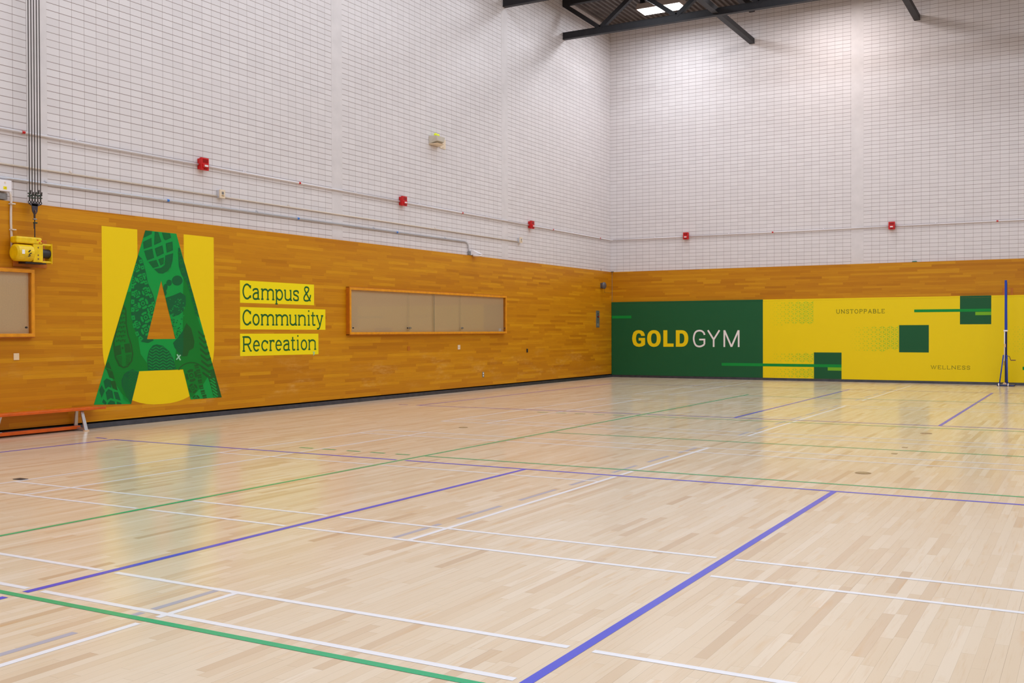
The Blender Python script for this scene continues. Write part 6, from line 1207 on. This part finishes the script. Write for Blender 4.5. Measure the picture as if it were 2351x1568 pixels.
MB().tube([(FX + 0.03, -0.83, 2.675), (FX + 0.06, -0.83, 2.675), (FX + 0.11, -0.83, 2.675), (FX + 0.13, -0.83, 2.675)], 0.1, 24, radii=[0.085, 0.098, 0.098, 0.075]).build('dome', M['dark_grey'], sp, smooth=True)
MB().tube([(FX + 0.008, -0.62, 2.62), (FX + 0.008, -0.62, 2.48), (FX + 0.008, -0.14, 2.48)], 0.003, 6).build('wire', M['iron'], sp)
cp = thing('control_panel', (FX, -1.09, 1.70), 'tall grey metal key-switch plate on the wood wall near the corner', 'control panel')
MB().box(FX + .001, FX + 0.012, -1.205, -0.985, 1.462, 1.945).build('plate', M['grey_metal'], cp, bevel=0.003)
MB().tube([(FX + 0.012, -1.09, 1.85), (FX + 0.016, -1.09, 1.85)], 0.022, 12).build('key_hole', M['soot'], cp)
MB().tube([(FX + 0.012, -1.10, 1.775), (FX + 0.030, -1.10, 1.775)], 0.034, 14).build('key_switch', M['soot'], cp)
MB().tube([(FX + 0.030, -1.085, 1.77), (FX + 0.040, -1.085, 1.77)], 0.018, 12).build('push_button', M['red'], cp)
decal([rect(-1.15, -1.05, 1.52 + k * 0.022, 1.526 + k * 0.022) for k in range(3)], 'L', FX + 0.0128, 'engraving', M['cream'], cp)
hk = tag(MB().ring((FX + 0.012, -0.875, 3.132), (1, 0.3, 0), 0.020, 0.004, 16, 6).build('ring_hook', M['soot'], smooth=True), 'small dark ring standing on top of the panelling near the corner', 'hook')
cw = tag(MB().tube([(FX + 0.006, -0.075, 3.10), (FX + 0.006, -0.076, 2.7), (FX + 0.006, -0.078, 2.23)], 0.005, 6).build('corner_cable', M['grey_metal']), 'thin grey cable running down the panelling corner', 'cable')
MB().box(FX - 0.02, FX + 0.05, -0.10, -0.045, 3.104, 3.118).build('cable_anchor', M['soot'], cw)
ht = thing('wall_hatch', (10.66, -FX, 2.29), 'small wooden hatch above the pads, behind the blue post', 'hatch')
MB().box(10.545, 10.785, -FX - 0.006, -FX - .0005, 2.212, 2.385).build('cover', M['frame_dk'], ht, bevel=.002)
MB().box(10.60, 10.73, -FX - 0.010, -FX - 0.006, 2.225, 2.365).build('panel', M['wood_b'], ht)
sh = tag(MB().hexa([(8.435, -0.055, ZW + .001), (8.57, -0.055, ZW + .001), (8.57, -0.015, ZW + .001), (8.435, -0.015, ZW + .001)], [(8.455, -0.05, ZW + .026), (8.545, -0.05, ZW + .030), (8.545, -0.02, ZW + .030), (8.455, -0.02, ZW + .026)]).build('shuttlecock_scrap', flat('teal_plastic', rgb(36, 110, 96), 0.5), bevel=0.006), 'small teal scrap lying on the ledge of the end wall panelling', 'scrap')

# ================================================================== BENCH BELOW THE BIG LETTERS
bn = thing('bench', (0.22, -20.0, 0.0), 'low orange wooden gym bench with metal legs against the left wall', 'bench')
MB().box(0.105, 0.335, -21.98, -18.285, 0.285, 0.322).build('seat', M['bench'], bn, bevel=0.006)
MB().box(0.135, 0.190, -21.85, -18.60, 0.022, 0.068).build('lower_beam', M['bench'], bn, bevel=0.004)
for yl_ in (-18.63, -21.70):
    MB().hexa([(0.328, yl_ - 0.028, 0.012), (0.352, yl_ - 0.028, 0.012), (0.352, yl_ + 0.028, 0.012), (0.328, yl_ + 0.028, 0.012)],
              [(0.240, yl_ - 0.022, 0.284), (0.262, yl_ - 0.022, 0.284), (0.262, yl_ + 0.022, 0.284), (0.240, yl_ + 0.022, 0.284)]).build('leg', M['alu'], bn, bevel=.003)
    MB().hexa([(0.112, yl_ - 0.028, 0.055), (0.134, yl_ - 0.028, 0.055), (0.134, yl_ + 0.028, 0.055), (0.112, yl_ + 0.028, 0.055)],
              [(0.135, yl_ - 0.022, 0.284), (0.157, yl_ - 0.022, 0.284), (0.157, yl_ + 0.022, 0.284), (0.135, yl_ + 0.022, 0.284)]).build('leg', M['alu'], bn, bevel=.003)
    MB().hexa([(0.112, yl_ - 0.03, 0.030), (0.336, yl_ - 0.03, 0.004), (0.336, yl_ + 0.03, 0.004), (0.112, yl_ + 0.03, 0.030)],
              [(0.112, yl_ - 0.03, 0.060), (0.336, yl_ - 0.03, 0.022), (0.336, yl_ + 0.03, 0.022), (0.112, yl_ + 0.03, 0.060)]).build('foot_bar', M['alu'], bn)
    MB().tube([(0.345, yl_, 0.0005), (0.345, yl_, 0.013)], 0.040, 16).build('foot_pad', M['tan'], bn)
    MB().box(0.20, 0.275, yl_ - 0.03, yl_ + 0.03, 0.2775, 0.2848).build('leg_bracket', M['soot'], bn)
MB().bar((0.165, -19.875, 0.072), (0.225, -19.845, 0.285), 0.022, 0.06, up=(1, 0, 0)).build('brace', M['alu'], bn)
MB().box(0.130, 0.200, -19.93, -19.80, 0.068, 0.076).build('brace_foot', M['alu'], bn, bevel=.002)

# ================================================================== VOLLEYBALL POST BY THE PADS
vx, vy = 10.662, -0.545
vp = thing('volleyball_post', (vx, vy, 0.0), 'tall blue volleyball post with a crank standing before the yellow pads', 'post')
MB().hexa([(vx - .026, vy - .026, 0.04), (vx + .026, vy - .026, 0.04), (vx + .026, vy + .026, 0.04), (vx - .026, vy + .026, 0.04)],
          [(vx - .026, vy - .026, 2.50), (vx + .026, vy - .026, 2.50), (vx + .026, vy + .026, 2.50), (vx - .026, vy + .026, 2.50)]).build('pole', M['post_navy'], vp, bevel=.004)
MB().hexa([(vx - .031, vy - .031, 1.33), (vx + .031, vy - .031, 1.33), (vx + .031, vy + .031, 1.33), (vx - .031, vy + .031, 1.33)],
          [(vx - .031, vy - .031, 2.56), (vx + .020, vy - .031, 2.56), (vx + .020, vy + .031, 2.56), (vx - .031, vy + .031, 2.56)]).build('upper_pole', M['post_blue'], vp, bevel=.004)
MB().tube([(vx - .028, vy - .045, 1.33), (vx - .030, vy - .045, 0.56)], 0.011, 8).build('tension_rod', M['white_pl'], vp, smooth=True)
MB().tube([(vx - .05, vy - .045, 1.335), (vx + .04, vy - .045, 1.335)], 0.020, 10).build('collar', M['white_pl'], vp)
MB().tube([(vx - .022, vy - .050, 1.02), (vx - .022, vy - .050, 0.94)], 0.019, 10).build('rod_clamp', M['tan'], vp)
MB().tube([(vx - .03, vy - .050, 0.60), (vx - .03, vy - .050, 0.50)], 0.019, 10).build('rod_end', M['brass'], vp)
MB().tube([(vx - .055, vy - .03, 0.75), (vx - .135, vy - .12, 0.045)], 0.014, 8).build('brace', M['post_blue'], vp, smooth=True)
MB().tube([(vx + .022, vy - .05, 0.75), (vx + .038, vy - .12, 0.045)], 0.016, 8).build('brace', M['post_blue'], vp, smooth=True)
MB().tube([(vx + .03, vy - .02, 0.73), (vx + .075, vy - .03, 0.72), (vx + .105, vy - .03, 0.63)], 0.009, 8).build('crank_arm', M['rust'], vp)
MB().tube([(vx + .100, vy - .03, 0.627), (vx + .215, vy - .03, 0.627)], 0.012, 8).build('crank_handle', M['rust'], vp)
MB().hexa([(vx - .19, vy - .17, 0.006), (vx + .20, vy - .17, 0.006), (vx + .20, vy + .17, 0.006), (vx - .19, vy + .17, 0.006)],
          [(vx - .185, vy - .16, 0.042), (vx + .19, vy - .16, 0.042), (vx + .19, vy + .16, 0.042), (vx - .185, vy + .16, 0.042)]).build('base_plate', M['post_navy'], vp, bevel=.008)
for dx in (-.145, .06):
    MB().tube([(vx + dx - .012, vy - .185, 0.036), (vx + dx + .012, vy - .185, 0.036)], 0.035, 16).build('wheel', M['white_pl'], vp)
MB().tube([(vx - .02, vy - .13, 0.045), (vx - .02, vy - .11, 0.045)], 0.045, 18).build('ballast_disc', M['tan'], vp)
MB().box(vx - .17, vx + .17, vy - .15, vy + .15, 0.0, 0.006).build('rubber_mat', M['soot'], vp)
